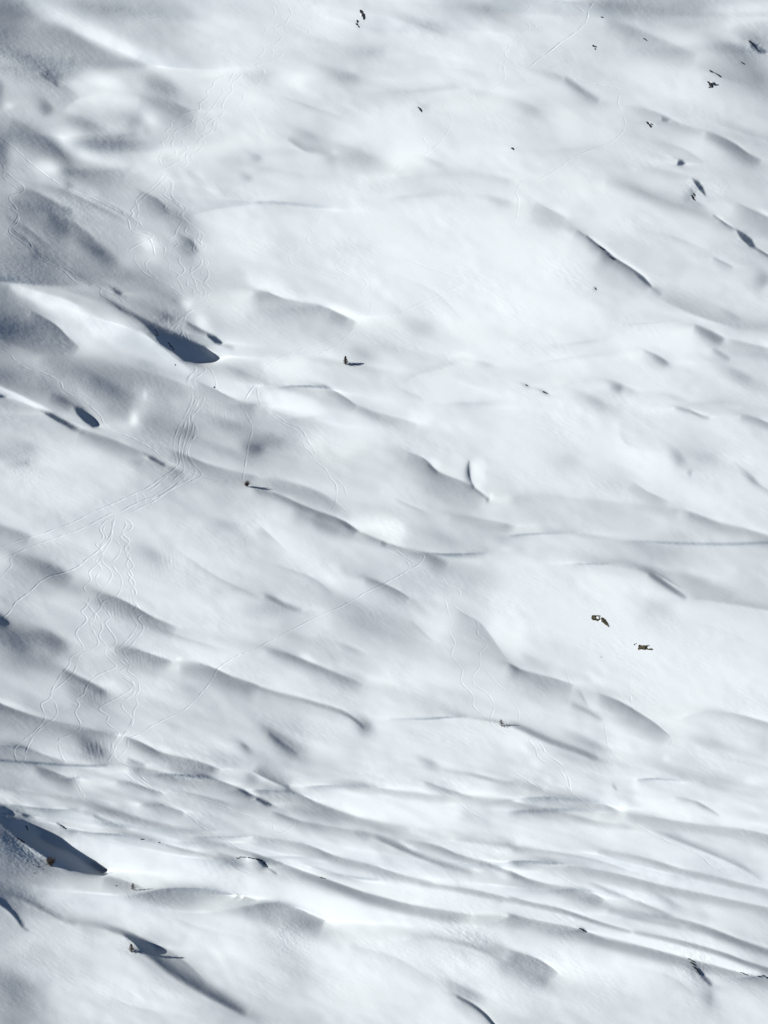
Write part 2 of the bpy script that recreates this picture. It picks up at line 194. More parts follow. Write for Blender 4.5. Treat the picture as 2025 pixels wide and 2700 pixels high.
S(1,3,[(0,860),(150,870),(250,900),(350,950),(450,990)],-54,5,70,.3);B(1,3,350,990,150,50,25,-24);B(1,3,180,1130,200,50,15,-8);S(1,3,[(1000,1100),(1200,1110),(1400,1160),(1600,1240)],-28,20,15);B(1,3,1550,1150,150,50,20,-24)
S(1,3,[(1300,1160),(1450,1180),(1659,1255)],14,4,4);B(1,3,1600,1280,60,60,0,-15);B(1,3,280,1320,120,120,0,-8);S(1,3,[(1300,1480),(1400,1530),(1480,1590),(1540,1659)],-80,6,10,.3);B(1,3,1400,1460,120,40,25,-26);B(1,3,1300,1400,200,80,0,-6)
# (2,3)
S(2,3,[(0,90),(100,100),(210,130)],-26,15,15);B(2,3,230,80,40,20,30,16);S(2,3,[(60,190),(300,185),(480,205),(600,235),(700,290)],-46,6,30);B(2,3,720,260,30,30,0,22);B(2,3,800,110,20,40,0,18);S(2,3,[(650,100),(680,150)],-22,10,10)
S(2,3,[(800,75),(950,65),(1100,85)],-30,6,15);B(2,3,1350,80,250,50,10,-16);B(2,3,1560,90,60,30,20,15);S(2,3,[(1050,190),(1200,220),(1350,310)],-24,6,20)
S(2,3,[(0,220),(200,260),(400,265),(550,290)],-40,8,25);S(2,3,[(0,280),(200,275),(400,310),(550,350),(800,380)],-30,8,20);S(2,3,[(740,300),(900,320),(1100,355),(1300,380),(1500,400),(1659,435)],-48,5,30,.4);S(2,3,[(850,380),(1100,480),(1300,560),(1500,650),(1620,730)],-26,25,8)
S(2,3,[(0,515),(200,535),(450,575),(600,610),(750,660)],-30,6,25);S(2,3,[(550,540),(750,560),(950,610),(1100,660),(1300,700),(1500,755),(1659,790)],-45,8,25,.4);S(2,3,[(0,600),(200,605),(400,635),(600,670),(750,705),(900,745),(1050,780),(1300,830),(1659,910)],-52,5,25,.3)
S(2,3,[(0,675),(100,720),(250,760),(400,780),(500,800),(600,855)],-56,5,30,.4);B(2,3,500,850,130,30,15,-22);B(2,3,100,780,150,30,15,-22);S(2,3,[(500,740),(700,820),(900,900),(1050,960)],-28,8,20);B(2,3,1030,870,100,25,30,-24)
S(2,3,[(0,840),(150,880),(300,910),(450,960),(600,1010),(780,1060)],-62,5,20,.4);S(2,3,[(620,920),(800,940),(1000,965),(1150,1000),(1300,1050),(1450,1110),(1659,1180)],-60,8,25,.4);S(2,3,[(1300,1045),(1659,1195)],-32,5,10);S(2,3,[(700,960),(900,990),(1100,1020)],-28,5,15)
S(2,3,[(780,1060),(1000,1100),(1200,1150),(1400,1210),(1500,1250),(1659,1300)],-56,5,25,.4);B(2,3,1250,1230,250,30,10,15)
S(2,3,[(0,955),(200,1000),(430,1045),(620,1115),(800,1150),(1000,1200),(1150,1245),(1300,1280),(1500,1335),(1659,1355)],-82,4,28,.2);S(2,3,[(0,955),(430,1045),(1000,1200),(1500,1335)],-20,4,70);P(2,3,[(440,1039),(465,1043),(490,1068),(470,1064)],30)
S(2,3,[(1130,1240),(1200,1300),(1250,1360),(1300,1410)],-80,14,14);B(2,3,1200,1270,80,25,30,-30);B(2,3,1280,1470,40,60,0,-20);P(2,3,[(1590,1349),(1630,1346),(1659,1356),(1659,1362),(1630,1355)],30)
S(2,3,[(0,1190),(120,1220),(220,1270),(300,1330)],-28,5,80,.4);S(2,3,[(200,1240),(290,1310),(320,1350)],20,8,5);B(2,3,180,1370,100,50,30,-16);B(2,3,90,1640,150,30,0,-15);B(2,3,500,1600,300,60,0,-6)
# ---------------------------------------------------------------- ski tracks
T(0,0,1,[(0,890),(100,965),(200,1060),(290,1130),(400,1205),(500,1250),(600,1285),(700,1335),(800,1385),(830,1430),(850,1490),(900,1520),(960,1535),(990,1580),(1005,1659)],
[(0,1035),(30,1095),(20,1140),(60,1180),(130,1230),(140,1250),(60,1275),(100,1340),(120,1390),(100,1440),(60,1490),(80,1525),(180,1600),(225,1659)],
[(0,1095),(60,1130),(100,1170),(150,1205),(155,1235),(140,1255)],[(0,1330),(80,1355),(120,1400),(110,1450),(80,1480),(150,1530),(200,1580),(210,1605),(300,1659)])
T(0,0,.7,[(1260,745),(1230,800),(1130,855),(1135,900),(1110,930),(1140,980),(1130,1010),(1060,1040),(1085,1085),(1030,1100)],
[(1480,485),(1390,525),(1380,560),(1340,590),(1345,630),(1290,670),(1295,705),(1200,730),(1115,780),(1110,820),(1075,845),(1090,885),(1050,920),(1060,960),(1045,1000),(1030,1030),(1045,1060),(1070,1090)],
[(1580,440),(1550,500),(1500,545),(1505,590),(1470,620),(1440,680),(1440,740),(1400,760),(1350,790),(1320,850),(1290,870),(1260,850),(1275,820),(1265,790),(1310,780),(1330,840),(1300,890)],
[(1530,450),(1500,500),(1480,545),(1440,570),(1450,600),(1420,640),(1380,700),(1320,760)],[(1440,760),(1390,790),(1380,840),(1340,880),(1300,900),(1330,930),(1290,980),(1240,1010),(1255,1050)],
[(1410,790),(1400,850),(1330,870),(1240,960),(1190,990),(1150,1040),(1090,1080)],[(1210,900),(1180,920),(1215,960),(1160,1000),(1165,1040),(1090,1085)],[(1320,890),(1270,950),(1210,1000),(1215,1060),(1180,1085)],
[(1060,1130),(1000,1200),(920,1260),(880,1300),(885,1325),(850,1360),(865,1385),(850,1400),(890,1440),(880,1465),(920,1495),(990,1520),(975,1545),(850,1610),(840,1650)],
[(1080,1145),(1010,1220),(910,1300),(890,1340),(900,1380),(890,1400),(910,1450),(935,1485)],[(1000,1230),(1050,1280),(1080,1310),(1065,1350),(1110,1390),(1180,1420),(1150,1480),(1130,1530),(1100,1540),(1155,1580),(1120,1615),(1160,1659)],
[(1040,1180),(1080,1230),(1060,1260),(1130,1310),(1170,1350),(1150,1390),(1180,1420),(1220,1450),(1200,1500),(1250,1530),(1260,1580),(1250,1620),(1290,1659)],
[(1080,1150),(1120,1190),(1105,1240),(1130,1300),(1200,1340),(1205,1360),(1180,1400),(1215,1440),(1230,1480),(1290,1510),(1280,1550),(1310,1590),(1280,1640),(1290,1659)],
[(1100,1160),(1115,1220),(1110,1260),(1160,1320),(1190,1370),(1170,1400),(1240,1460),(1280,1490),(1320,1530),(1300,1570),(1335,1590),(1310,1620),(1330,1640)],[(1030,1545),(1040,1580),(1070,1610),(1060,1659)],[(1580,600),(1575,660),(1530,685)])
T(0,0,.4,[(470,0),(560,25),(600,20)],[(720,130),(870,165),(960,130),(1080,110),(1200,120)],[(0,290),(60,290),(100,280)])
T(1,0,.5,[(95,20),(125,80),(100,120)],[(200,20),(230,90),(200,140),(190,190),(240,230)],[(40,150),(70,190),(50,215),(0,225)],[(110,180),(165,240),(120,290),(70,300),(0,275)],[(20,220),(60,240),(30,270)],[(200,150),(120,185),(150,120)],[(290,165),(350,200),(330,220),(240,170)],[(165,290),(185,330),(120,390),(50,430),(55,490),(0,560)],[(0,280),(50,310),(40,350),(0,385)],[(150,350),(80,400),(0,420),(45,460),(30,520),(0,545)],[(70,300),(110,330),(100,370)],
[(1250,725),(1270,790),(1240,860),(1190,930),(1130,985),(1050,1020),(960,1055),(900,1110),(830,1140),(740,1155)],[(1200,765),(1205,800),(1185,835)],[(1085,880),(1090,910),(1125,950),(1110,990)],[(1220,655),(1220,700)],
[(1645,250),(1635,320),(1610,345),(1635,390),(1605,410),(1615,500),(1590,550),(1500,590)],[(1575,410),(1570,460),(1540,490)],[(1400,600),(1415,635),(1370,665)],[(430,1375),(400,1440)],[(350,1475),(370,1510),(335,1540),(350,1580),(430,1590),(500,1615),(555,1659)],[(270,1590),(270,1620),(220,1650)])
T(2,0,1,[(540,0),(500,60),(490,110),(460,170),(370,240),(320,270),(240,340),(170,390),(110,440)],[(130,455),(250,475),(400,510),(550,545),(720,580)])
T(2,0,.7,[(470,130),(450,170),(400,215),(340,260)],[(170,0),(300,15),(410,35),(450,65),(490,100)],[(720,580),(690,660),(715,730),(735,800),(720,850),(650,920),(560,955),(460,990),(370,1040),(290,1100),(220,1140),(180,1158),(80,1175),(45,1210),(30,1260),(45,1290),(35,1380),(20,1430),(-20,1440)])
T(2,0,.4,[(85,0),(120,40),(70,90),(60,130),(110,160),(110,190),(60,215),(0,285)],[(120,45),(160,90),(125,140),(155,170),(130,200)],[(1640,1060),(1560,1090)])
T(0,1,.9,[(220,0),(300,40),(360,60),(430,110),(460,140),(500,175),(560,190),(640,190)],[(300,0),(350,45),(440,90),(490,130),(500,150),(620,185),(660,210),(650,240),(720,290),(790,310),(820,350)],[(640,190),(700,230),(770,265),(810,320),(815,350)],
[(0,590),(60,630),(110,690),(200,740),(300,765),(390,815),(420,870),(500,920),(580,970),(650,1040),(680,1100),(740,1140),(840,1170),(920,1210),(1000,1260),(1060,1320),(1120,1350),(1300,1425),(1450,1455),(1560,1475)])
T(0,1,.7,[(870,0),(880,40),(910,80),(940,115),(1020,155)],[(1000,0),(945,40),(960,90),(1020,150),(1110,200),(1140,245),(1180,265)],[(1020,150),(1120,205),(1215,275),(1240,300)],
[(1070,0),(1100,50),(1090,80),(1160,120),(1140,140),(1170,180),(1180,210),(1215,245)],[(1165,0),(1160,40),(1195,90),(1170,130),(1215,160),(1210,190),(1260,220),(1250,240),(1300,270)],
[(1260,0),(1250,60),(1235,110),(1270,180),(1270,210),(1300,240),(1290,280),(1260,300)],[(1295,0),(1305,50),(1250,100),(1225,130),(1300,165),(1300,190),(1330,230),(1300,290)],
[(1320,0),(1345,50),(1300,110),(1355,130),(1330,170),(1360,210),(1370,230),(1320,260),(1340,290),(1300,310)],[(1330,0),(1330,60),(1350,120),(1320,180),(1370,220),(1340,260),(1370,290),(1410,300)],
[(1430,335),(1330,340),(1240,360),(1180,400),(1150,430),(1100,470)],[(1390,330),(1280,345),(1210,370),(1170,420),(1120,490)],[(1300,320),(1220,370),(1190,420),(1180,470),(1220,500),(1235,530)],[(1215,300),(1200,370),(1140,430)],[(1200,370),(1170,410),(1190,480),(1170,530),(1230,600),(1240,660)],
[(1170,460),(1200,540),(1190,600),(1230,650),(1240,690)],[(1190,450),(1230,560),(1250,620),(1290,690)],[(1240,690),(1270,740),(1220,790),(1220,840),(1260,870)],[(1200,680),(1260,720),(1260,750),(1225,800),(1240,850),(1275,880)],[(1290,690),(1330,740),(1260,800),(1270,850),(1280,880)],[(1310,695),(1370,740),(1400,820),(1400,860)],[(1400,860),(1440,890),(1530,940),(1659,960)])
T(0,1,1,[(1250,880),(1240,950),(1190,1050),(1150,1130),(1130,1200),(1130,1270),(1145,1340),(1130,1380),(1050,1440),(950,1510),(880,1540),(750,1600),(600,1659)],
[(1260,880),(1265,930),(1210,1050),(1180,1140),(1160,1200),(1155,1280),(1160,1350),(1100,1410),(1000,1500),(900,1540)],
[(1270,880),(1270,940),(1230,1030),(1220,1120),(1180,1280),(1195,1360),(1190,1400),(1130,1450),(1120,1480),(1000,1560),(940,1580),(850,1620),(780,1659)],
[(1275,880),(1280,950),(1240,1040),(1250,1110),(1200,1250),(1200,1310),(1230,1370),(1220,1410),(1150,1480),(1060,1540),(960,1590)],
[(1330,890),(1310,960),(1250,1040),(1270,1090),(1260,1170),(1215,1240),(1210,1300),(1250,1350),(1270,1400),(1230,1450),(1100,1520),(1000,1590),(850,1659)],
[(1310,900),(1250,1000),(1240,1060),(1280,1130),(1240,1210),(1220,1290),(1300,1400),(1300,1430),(1200,1480)],[(1560,960),(1600,1040),(1630,1110),(1620,1180),(1600,1260),(1590,1350),(1575,1430),(1575,1475)],[(1580,945),(1620,880),(1659,830)])
T(0,1,.5,[(1140,1440),(1250,1470),(1400,1478),(1560,1475)],[(880,1545),(890,1600),(940,1590),(930,1550),(900,1535)],[(740,1590),(720,1630),(750,1659)],[(0,1010),(150,1060),(400,1110),(700,1190)])
T(1,1,.5,[(975,15),(1080,60),(1200,100),(1380,155)],[(1380,160),(1220,240),(1080,300),(900,380),(800,415),(680,455),(570,500),(400,570),(250,620),(120,680),(50,740),(20,800),(0,850)],[(220,0),(225,40),(310,85),(420,110),(530,145),(620,160)],
[(555,0),(560,20),(520,50),(535,85),(600,120),(680,140),(720,170),(715,195),(685,230),(700,255)],[(700,175),(750,205),(745,240),(720,265)],[(760,285),(735,370),(700,440),(660,470),(580,560),(490,595),(370,660),(290,690)],[(670,420),(640,470),(560,550),(500,590)],[(50,800),(15,840),(10,900),(40,970),(100,1020),(160,1060)])
T(1,1,.8,[(40,990),(120,1050),(200,1100),(270,1140),(305,1190),(310,1230),(370,1290),(390,1330),(450,1380),(480,1440),(520,1490),(520,1560),(510,1620),(480,1659)],[(120,1020),(200,1080),(280,1110),(325,1170),(345,1210),(375,1250),(385,1310)],[(510,1590),(560,1630),(590,1659)],[(500,1430),(560,1480),(590,1550)])
T(0,2,.8,[(600,0),(480,65),(350,115),(200,165),(100,195),(0,235)],[(740,0),(600,75),(500,120),(380,160),(220,215),(100,270),(0,315)],[(90,285),(65,310),(75,345),(0,430)],
[(740,30),(680,60),(645,110),(665,160),(620,210),(660,250),(620,320),(655,370),(615,440),(660,510),(630,540),(655,610),(600,680),(585,730),(640,840),(600,890),(520,930),(490,1020),(440,1080),(360,1150),(320,1210),(270,1245),(295,1330),(240,1410),(170,1470),(95,1540),(110,1620)],
[(720,40),(670,110),(690,170),(650,230),(670,280),(640,330),(580,390),(590,440),(545,490),(585,550),(550,620),(525,640),(560,700),(490,780),(535,880),(460,940),(450,990),(400,1050),(340,1150),(325,1210)],
[(745,30),(725,120),(720,180),(660,300),(720,380),(720,430),(660,510)],
[(730,160),(780,220),(770,280),(730,340),(785,420),(790,490),(750,550),(670,580),(680,620),(720,680),(685,720),(750,820),(745,860),(710,890),(750,930),(800,980),(820,1000),(780,1050),(860,1110),(850,1150),(770,1200),(645,1275),(705,1320),(695,1370),(770,1430),(740,1490),(725,1560),(780,1620),(850,1650)],
[(790,30),(850,70),(850,110),(780,160),(840,220),(840,250),(815,270),(865,350),(825,390),(870,460),(850,510),(885,600),(845,660),(885,740),(790,870),(755,890),(840,990),(830,1030),(890,1080),(905,1150),(880,1200),(895,1250),(870,1290),(860,1380),(810,1450)],
[(780,30),(820,80),(795,140),(840,190),(810,240),(845,290),(820,340),(860,410),(840,440),(885,520),(865,570),(925,660),(895,690),(930,760),(840,880),(800,900),(850,990),(780,1040),(860,1100),(870,1170),(790,1250),(850,1330),(850,1370),(800,1450),(745,1530),(750,1600),(780,1630)],
[(545,580),(580,620),(615,680),(590,720)],[(530,570),(575,600),(660,730),(640,800),(690,870),(680,920),(750,990),(740,1010),(630,1060),(560,1130),(540,1180),(490,1210),(510,1250),(485,1300),(525,1380),(490,1430),(400,1460),(380,1500),(400,1580),(430,1625)],
[(320,1210),(350,1230),(370,1290),(350,1340),(280,1390),(220,1450),(170,1540),(155,1630)],[(1659,890),(1550,930),(1480,970),(1410,1020),(1380,1080),(1320,1160),(1250,1230),(1180,1290),(1080,1335),(1000,1375),(900,1440),(830,1470),(820,1530),(760,1600)],[(770,1450),(730,1500),(740,1560),(705,1610),(715,1645)])
T(0,2,1.1,[(730,60),(720,140),(660,230),(560,310),(490,365),(400,400),(330,415),(260,450),(200,510),(110,580),(60,650),(10,692)])
T(1,2,.8,[(1000,370),(850,455),(720,520),(560,610),(400,680),(240,760),(120,820),(0,890)],[(840,245),(920,285),(980,320),(1000,370)],[(1000,370),(1060,335),(1085,280),(1020,260),(900,220)])
T(1,2,.6,[(800,110),(850,195)],[(880,220),(960,290),(1050,340)],[(1010,370),(1090,400),(1150,435)],[(1080,360),(1110,390),(1140,430)],[(1170,410),(1210,430),(1240,475),(1290,490),(1325,530),(1310,560)],[(1175,460),(1210,500)],[(1220,550),(1240,630),(1255,680)],
[(1270,700),(1255,770),(1290,850),(1270,930),(1335,1020),(1330,1100),(1410,1190),(1410,1260),(1500,1340)],[(1285,580),(1280,610),(1410,700),(1440,740),(1435,790),(1495,860),(1450,920),(1450,1000),(1405,1060),(1415,1120),(1500,1180),(1540,1260),(1520,1340),(1530,1380),(1600,1430),(1659,1450)])
T(1,2,.35,[(750,600),(760,670),(870,760)],[(760,590),(880,690),(1000,800),(1140,845)],[(1480,1010),(1560,1110),(1640,1180)])
T(2,2,.4,[(605,815),(575,940)],[(160,1270),(200,1340)],[(0,1210),(45,1300),(40,1380)],[(350,1020),(380,1110),(440,1170),(490,1260)],[(760,1100),(785,1270),(900,1340),(1030,1460),(1020,1530)],[(600,1370),(620,1500),(650,1550),(610,1640)])
T(2,2,.8,[(130,1455),(190,1510),(230,1570),(340,1650)],[(110,1480),(150,1530),(170,1590),(230,1630)])
T(0,3,.7,[(470,0),(485,40),(480,60),(520,140),(545,185),(540,195)],[(770,0),(850,65),(950,130),(1050,160),(1080,185)],[(840,0),(880,50),(960,110),(1060,170)],[(900,20),(920,60),(1000,120),(1080,180)],[(1060,150),(1250,190),(1430,240),(1550,290),(1659,320)],[(1050,210),(1150,260),(1230,310),(1290,370),(1380,420),(1500,490),(1620,570)],[(1490,590),(1540,650),(1659,695)])
T(0,3,.35,[(0,125),(200,155),(400,180),(530,195)],[(180,0),(150,30),(80,60)],[(200,330),(300,370),(450,420),(700,460),(900,490)])
T(1,3,.6,[(0,690),(200,730),(450,760),(600,800),(800,860),(1000,905),(1200,960),(1659,1005)],[(1100,100),(1220,170),(1310,220),(1400,290),(1480,330)],[(950,480),(1020,545),(1150,595),(1300,620),(1450,605),(1659,600)],[(200,630),(320,695)],[(0,320),(100,340),(250,350),(180,420),(120,400),(110,360)])
T(2,3,.6,[(20,30),(150,120),(280,190),(340,250)],[(300,0),(340,60),(360,130),(450,210),(560,285),(640,300),(730,310),(850,390),(1000,470),(1120,520),(1230,570),(1300,640),(1400,690),(1500,710)],[(340,0),(370,80),(380,140),(420,190)],[(1150,530),(1270,570),(1350,620),(1440,640),(1500,690),(1600,740),(1659,770)],
[(150,620),(250,660),(400,750),(560,810),(780,825),(860,880),(950,900),(1150,915),(1300,905),(1500,920),(1659,950)],[(0,980),(200,1040),(430,1090),(700,1130),(1000,1210),(1300,1310),(1400,1380),(1659,1450)],[(0,965),(230,1020),(600,1120)])
# ---------------------------------------------------------------- broad lit and shaded areas, put into the relief (soft outlines, change of tone)
REG=[]
def R(c,r,*items):
    for pts,a,blur in items: REG.append(([(675*c+x*K,675*r+y*K) for x,y in pts],a,blur*K))
R(0,0,([(-80,-80),(150,0),(270,90),(150,190),(0,220),(-80,200)],-12,22),([(230,150),(450,190),(620,310),(850,400),(960,450),(700,450),(560,430),(420,570),(250,480),(0,380),(-60,260),(0,200)],-20,25),
([(460,-50),(1000,-50),(1280,110),(1100,200),(900,120),(700,120),(520,40)],-14,30),([(-50,760),(200,830),(400,980),(620,1090),(850,1105),(950,1180),(700,1190),(450,1130),(200,980),(0,900)],-22,25),
([(-50,1230),(120,1225),(300,1270),(480,1370),(540,1500),(740,1600),(760,1700),(-50,1700)],-8,28),([(900,1240),(1050,1260),(1200,1340),(1230,1480),(1100,1460),(950,1330)],-14,25),([(480,890),(800,875),(1040,920),(960,990),(700,1010)],-14,18),([(440,760),(560,760),(720,850),(900,870),(940,800),(850,720),(960,760),(960,860),(700,890)],-12,18),
([(250,90),(450,150),(700,230),(960,320),(1050,420),(850,380),(650,290),(450,180)],16,25),([(470,500),(700,460),(900,480),(930,600),(720,610),(500,640)],14,30),([(400,740),(520,650),(700,630),(950,690),(1000,840),(880,700),(700,730),(600,720)],12,25),([(390,890),(600,1000),(850,1040),(1030,1000),(1000,1080),(850,1100),(560,1060),(420,980)],18,20),
([(850,1110),(1150,960),(1400,900),(1659,800),(1720,950),(1400,1020),(1150,1130),(950,1150)],8,40),([(220,1060),(330,1040),(430,1100),(420,1180),(300,1150)],18,20),([(560,640),(800,650),(860,700),(640,720)],6,20),([(900,1500),(1000,1520),(1050,1620),(1000,1700),(930,1650)],16,20),([(1250,1350),(1659,1330),(1720,1659),(1500,1659),(1300,1500)],14,40),([(1290,690),(1500,600),(1659,640),(1659,760),(1450,800)],8,40))
R(1,0,([(1150,-60),(1720,-60),(1720,100),(1500,90),(1300,50)],-14,30),([(930,110),(1250,120),(1400,200),(1300,240),(1100,200)],-10,25),([(400,440),(650,460),(900,560),(1150,600),(1000,640),(700,620),(520,540)],-12,25),([(150,870),(400,850),(480,900),(420,960),(250,950)],-12,25),([(450,1000),(650,930),(820,960),(880,1060),(800,1130),(500,1110)],-12,25),([(900,1120),(1400,1110),(1720,1150),(1720,1200),(1300,1180),(950,1170)],-8,20),
([(380,60),(620,60),(680,180),(560,240),(400,200)],12,40),([(700,200),(1000,210),(1150,300),(900,290),(720,270)],14,30),([(1200,260),(1659,240),(1720,400),(1300,420),(1150,330)],12,40),([(550,800),(900,720),(1050,760),(1150,950),(1100,1010),(920,1060),(850,930),(650,900)],16,40),([(1290,850),(1600,800),(1720,950),(1659,1110),(1350,1090),(1260,970)],12,40),([(-50,700),(250,720),(300,820),(100,870),(-50,830)],10,40),([(-50,1180),(500,1180),(700,1260),(400,1290),(-50,1290)],10,30),([(500,1370),(1400,1330),(1720,1430),(1720,1700),(500,1700)],8,60),([(-50,590),(350,580),(350,650),(-50,680)],6,30))
R(2,0,([(560,-60),(1720,-60),(1720,30),(1450,20),(1250,60),(1450,200),(1300,190),(1000,150),(750,110),(600,60)],-16,25),([(1500,150),(1720,180),(1720,300),(1600,290)],-16,25),([(620,140),(850,200),(1100,300),(1300,380),(1659,520),(1720,600),(1500,560),(1250,470),(1000,420),(800,330)],-16,30),([(1250,290),(1500,270),(1659,380),(1659,520),(1400,400)],-14,30),([(300,500),(480,560),(620,660),(560,700),(420,600)],-12,20),([(-50,650),(150,650),(300,720),(200,780),(-50,720)],-10,25),
([(800,710),(1100,820),(1400,870),(1659,910),(1659,960),(1350,890),(1050,860),(850,790)],-14,25),([(1300,870),(1450,930),(1650,1050),(1550,1100),(1400,1010)],-14,20),([(800,1190),(1100,1290),(1300,1390),(1450,1480),(1250,1440),(1000,1360),(800,1280)],-12,25),([(100,1290),(250,1370),(400,1430),(550,1560),(400,1500),(150,1420)],-14,20),([(1380,1280),(1659,1410),(1720,1560),(1500,1430)],-12,20),
([(950,150),(1200,190),(1400,220),(1480,280),(1250,300),(1050,240)],10,25),([(650,440),(1050,420),(1250,500),(1280,620),(1100,640),(800,560)],16,35),([(1100,620),(1500,600),(1720,650),(1720,850),(1450,810),(1200,720)],10,40),([(250,780),(550,750),(700,830),(650,900),(400,930)],10,35),([(400,1180),(800,1210),(1100,1330),(1300,1440),(1250,1600),(900,1600),(550,1420),(350,1330)],12,40),([(1050,880),(1250,870),(1400,950),(1350,1020),(1100,970)],8,25),([(-50,1500),(350,1500),(500,1580),(500,1700),(-50,1700)],12,40),([(50,1200),(300,1190),(400,1270),(150,1280)],6,25))
R(0,1,([(200,-40),(520,60),(850,170),(1100,290),(1200,370),(1000,350),(700,240),(450,200),(200,150),(-50,140),(-50,-40)],-10,25),([(-50,220),(150,260),(350,430),(500,590),(420,640),(150,580),(-50,540)],-16,20),([(-50,680),(200,730),(420,850),(560,980),(450,930),(250,860),(-50,810)],-14,20),([(300,680),(700,710),(1000,780),(1240,880),(1100,930),(850,900),(880,980),(700,1010),(550,870),(400,790)],-14,25),([(600,760),(850,850),(900,930),(750,960),(620,860)],-12,20),([(950,980),(1200,1000),(1500,1060),(1659,1120),(1720,1320),(1400,1290),(1150,1230),(950,1130)],-12,30),([(1280,830),(1500,930),(1720,970),(1720,1060),(1450,990),(1250,900)],-12,20),([(1080,1260),(1350,1360),(1659,1440),(1500,1480),(1200,1400)],-10,20),([(600,1160),(900,1260),(1080,1360),(1050,1420),(800,1320),(600,1220)],-10,20),([(-50,1150),(200,1180),(280,1300),(150,1370),(-50,1330)],-8,30),([(1300,100),(1500,160),(1659,260),(1600,300),(1350,250),(1200,200)],-6,25),
([(60,190),(300,250),(500,330),(560,400),(480,420),(300,330),(120,250)],20,20),([(540,400),(800,400),(950,520),(1150,680),(1240,750),(1000,720),(750,680),(520,590)],18,30),([(1180,290),(1300,330),(1380,480),(1320,470),(1220,380)],16,18),([(1330,300),(1659,280),(1720,560),(1500,560),(1400,450)],8,40),([(-50,850),(150,900),(340,1010),(420,1060),(280,1010),(100,940)],16,14),([(880,840),(980,850),(980,950),(900,1130),(780,1120),(850,1000)],14,20),([(300,1250),(700,1260),(900,1380),(750,1500),(400,1500),(200,1380)],12,50),([(1290,760),(1500,800),(1659,860),(1600,900),(1400,840)],14,20),([(-50,1400),(400,1400),(600,1550),(400,1700),(-50,1700)],8,50))
R(1,1,([(-50,240),(150,290),(420,330),(620,410),(560,460),(300,420),(-50,400)],-12,25),([(560,600),(900,590),(1250,660),(1300,720),(950,720),(650,690)],-10,25),([(-50,960),(200,1060),(420,1060),(400,1140),(150,1110),(-50,1080)],-12,25),([(450,860),(650,980),(900,1060),(850,1100),(600,1000)],-10,20),([(-50,1140),(250,1160),(320,1260),(200,1300),(-50,1290)],-12,25),([(100,1450),(400,1500),(600,1650),(400,1640),(150,1560)],-16,20),([(900,1280),(1100,1330),(1250,1440),(1500,1560),(1450,1640),(1150,1560),(950,1400)],-14,30),([(1230,920),(1500,930),(1590,960),(1450,1000),(1250,990)],-8,20),([(980,420),(1150,440),(1150,520),(1020,520)],-6,30),
([(-50,120),(150,180),(250,270),(100,240),(-50,210)],16,18),([(350,260),(600,330),(720,420),(620,410),(450,330)],12,20),([(700,0),(1300,0),(1659,150),(1659,600),(1300,600),(1100,400),(800,300)],8,80),([(60,720),(300,740),(450,820),(300,840),(100,820)],18,20),([(60,880),(250,900),(420,1010),(300,1040),(100,990)],20,20),([(950,830),(1250,790),(1500,860),(1659,900),(1600,920),(1300,880),(1100,880)],16,25),([(1000,1000),(1120,1010),(1110,1090),(1000,1070)],12,15),([(400,1100),(800,1120),(900,1260),(600,1290),(350,1230)],10,40),([(1400,1330),(1480,1360),(1480,1480),(1430,1480)],16,12),([(1200,1120),(1720,1050),(1720,1300),(1500,1300),(1200,1250)],8,50))
R(2,1,([(950,270),(1250,390),(1500,460),(1720,490),(1720,440),(1400,370),(1100,290)],-12,25),([(1180,460),(1400,560),(1659,620),(1720,700),(1450,650),(1300,600)],-12,25),([(1300,690),(1600,760),(1659,880),(1450,820)],-12,30),([(450,900),(700,950),(720,1010),(500,980)],-10,25),([(950,930),(1300,960),(1659,1010),(1720,1100),(1400,1060),(1100,1000)],-8,25),([(250,1240),(450,1240),(480,1390),(300,1390)],-8,30),([(1000,1220),(1350,1240),(1400,1330),(1150,1380)],-10,30),([(700,1420),(900,1560),(1100,1640),(900,1640),(600,1560),(-50,1560),(-50,1500),(500,1480)],-8,30),([(560,300),(950,290),(1100,400),(900,410),(600,380)],-6,35),([(830,590),(1020,640),(1060,720),(900,700)],-10,20),
([(-50,-50),(300,0),(500,300),(500,500),(200,500),(-50,350)],12,60),([(650,510),(950,440),(1200,480),(1280,600),(1000,620),(700,590)],14,30),([(100,720),(500,660),(900,720),(1000,830),(600,820),(250,800)],10,40),([(1100,200),(1659,180),(1720,380),(1350,330)],8,50),([(680,1100),(760,1220),(980,1310),(1000,1400),(880,1500),(780,1400),(700,1280)],18,20),([(1000,1430),(1450,1400),(1659,1560),(1300,1659),(1050,1560)],10,40),([(-50,1050),(600,1030),(680,1200),(300,1250),(-50,1200)],8,50),([(1500,540),(1720,590),(1720,640),(1600,580)],14,12),([(1250,1100),(1720,1100),(1720,1250),(1400,1220)],6,40))
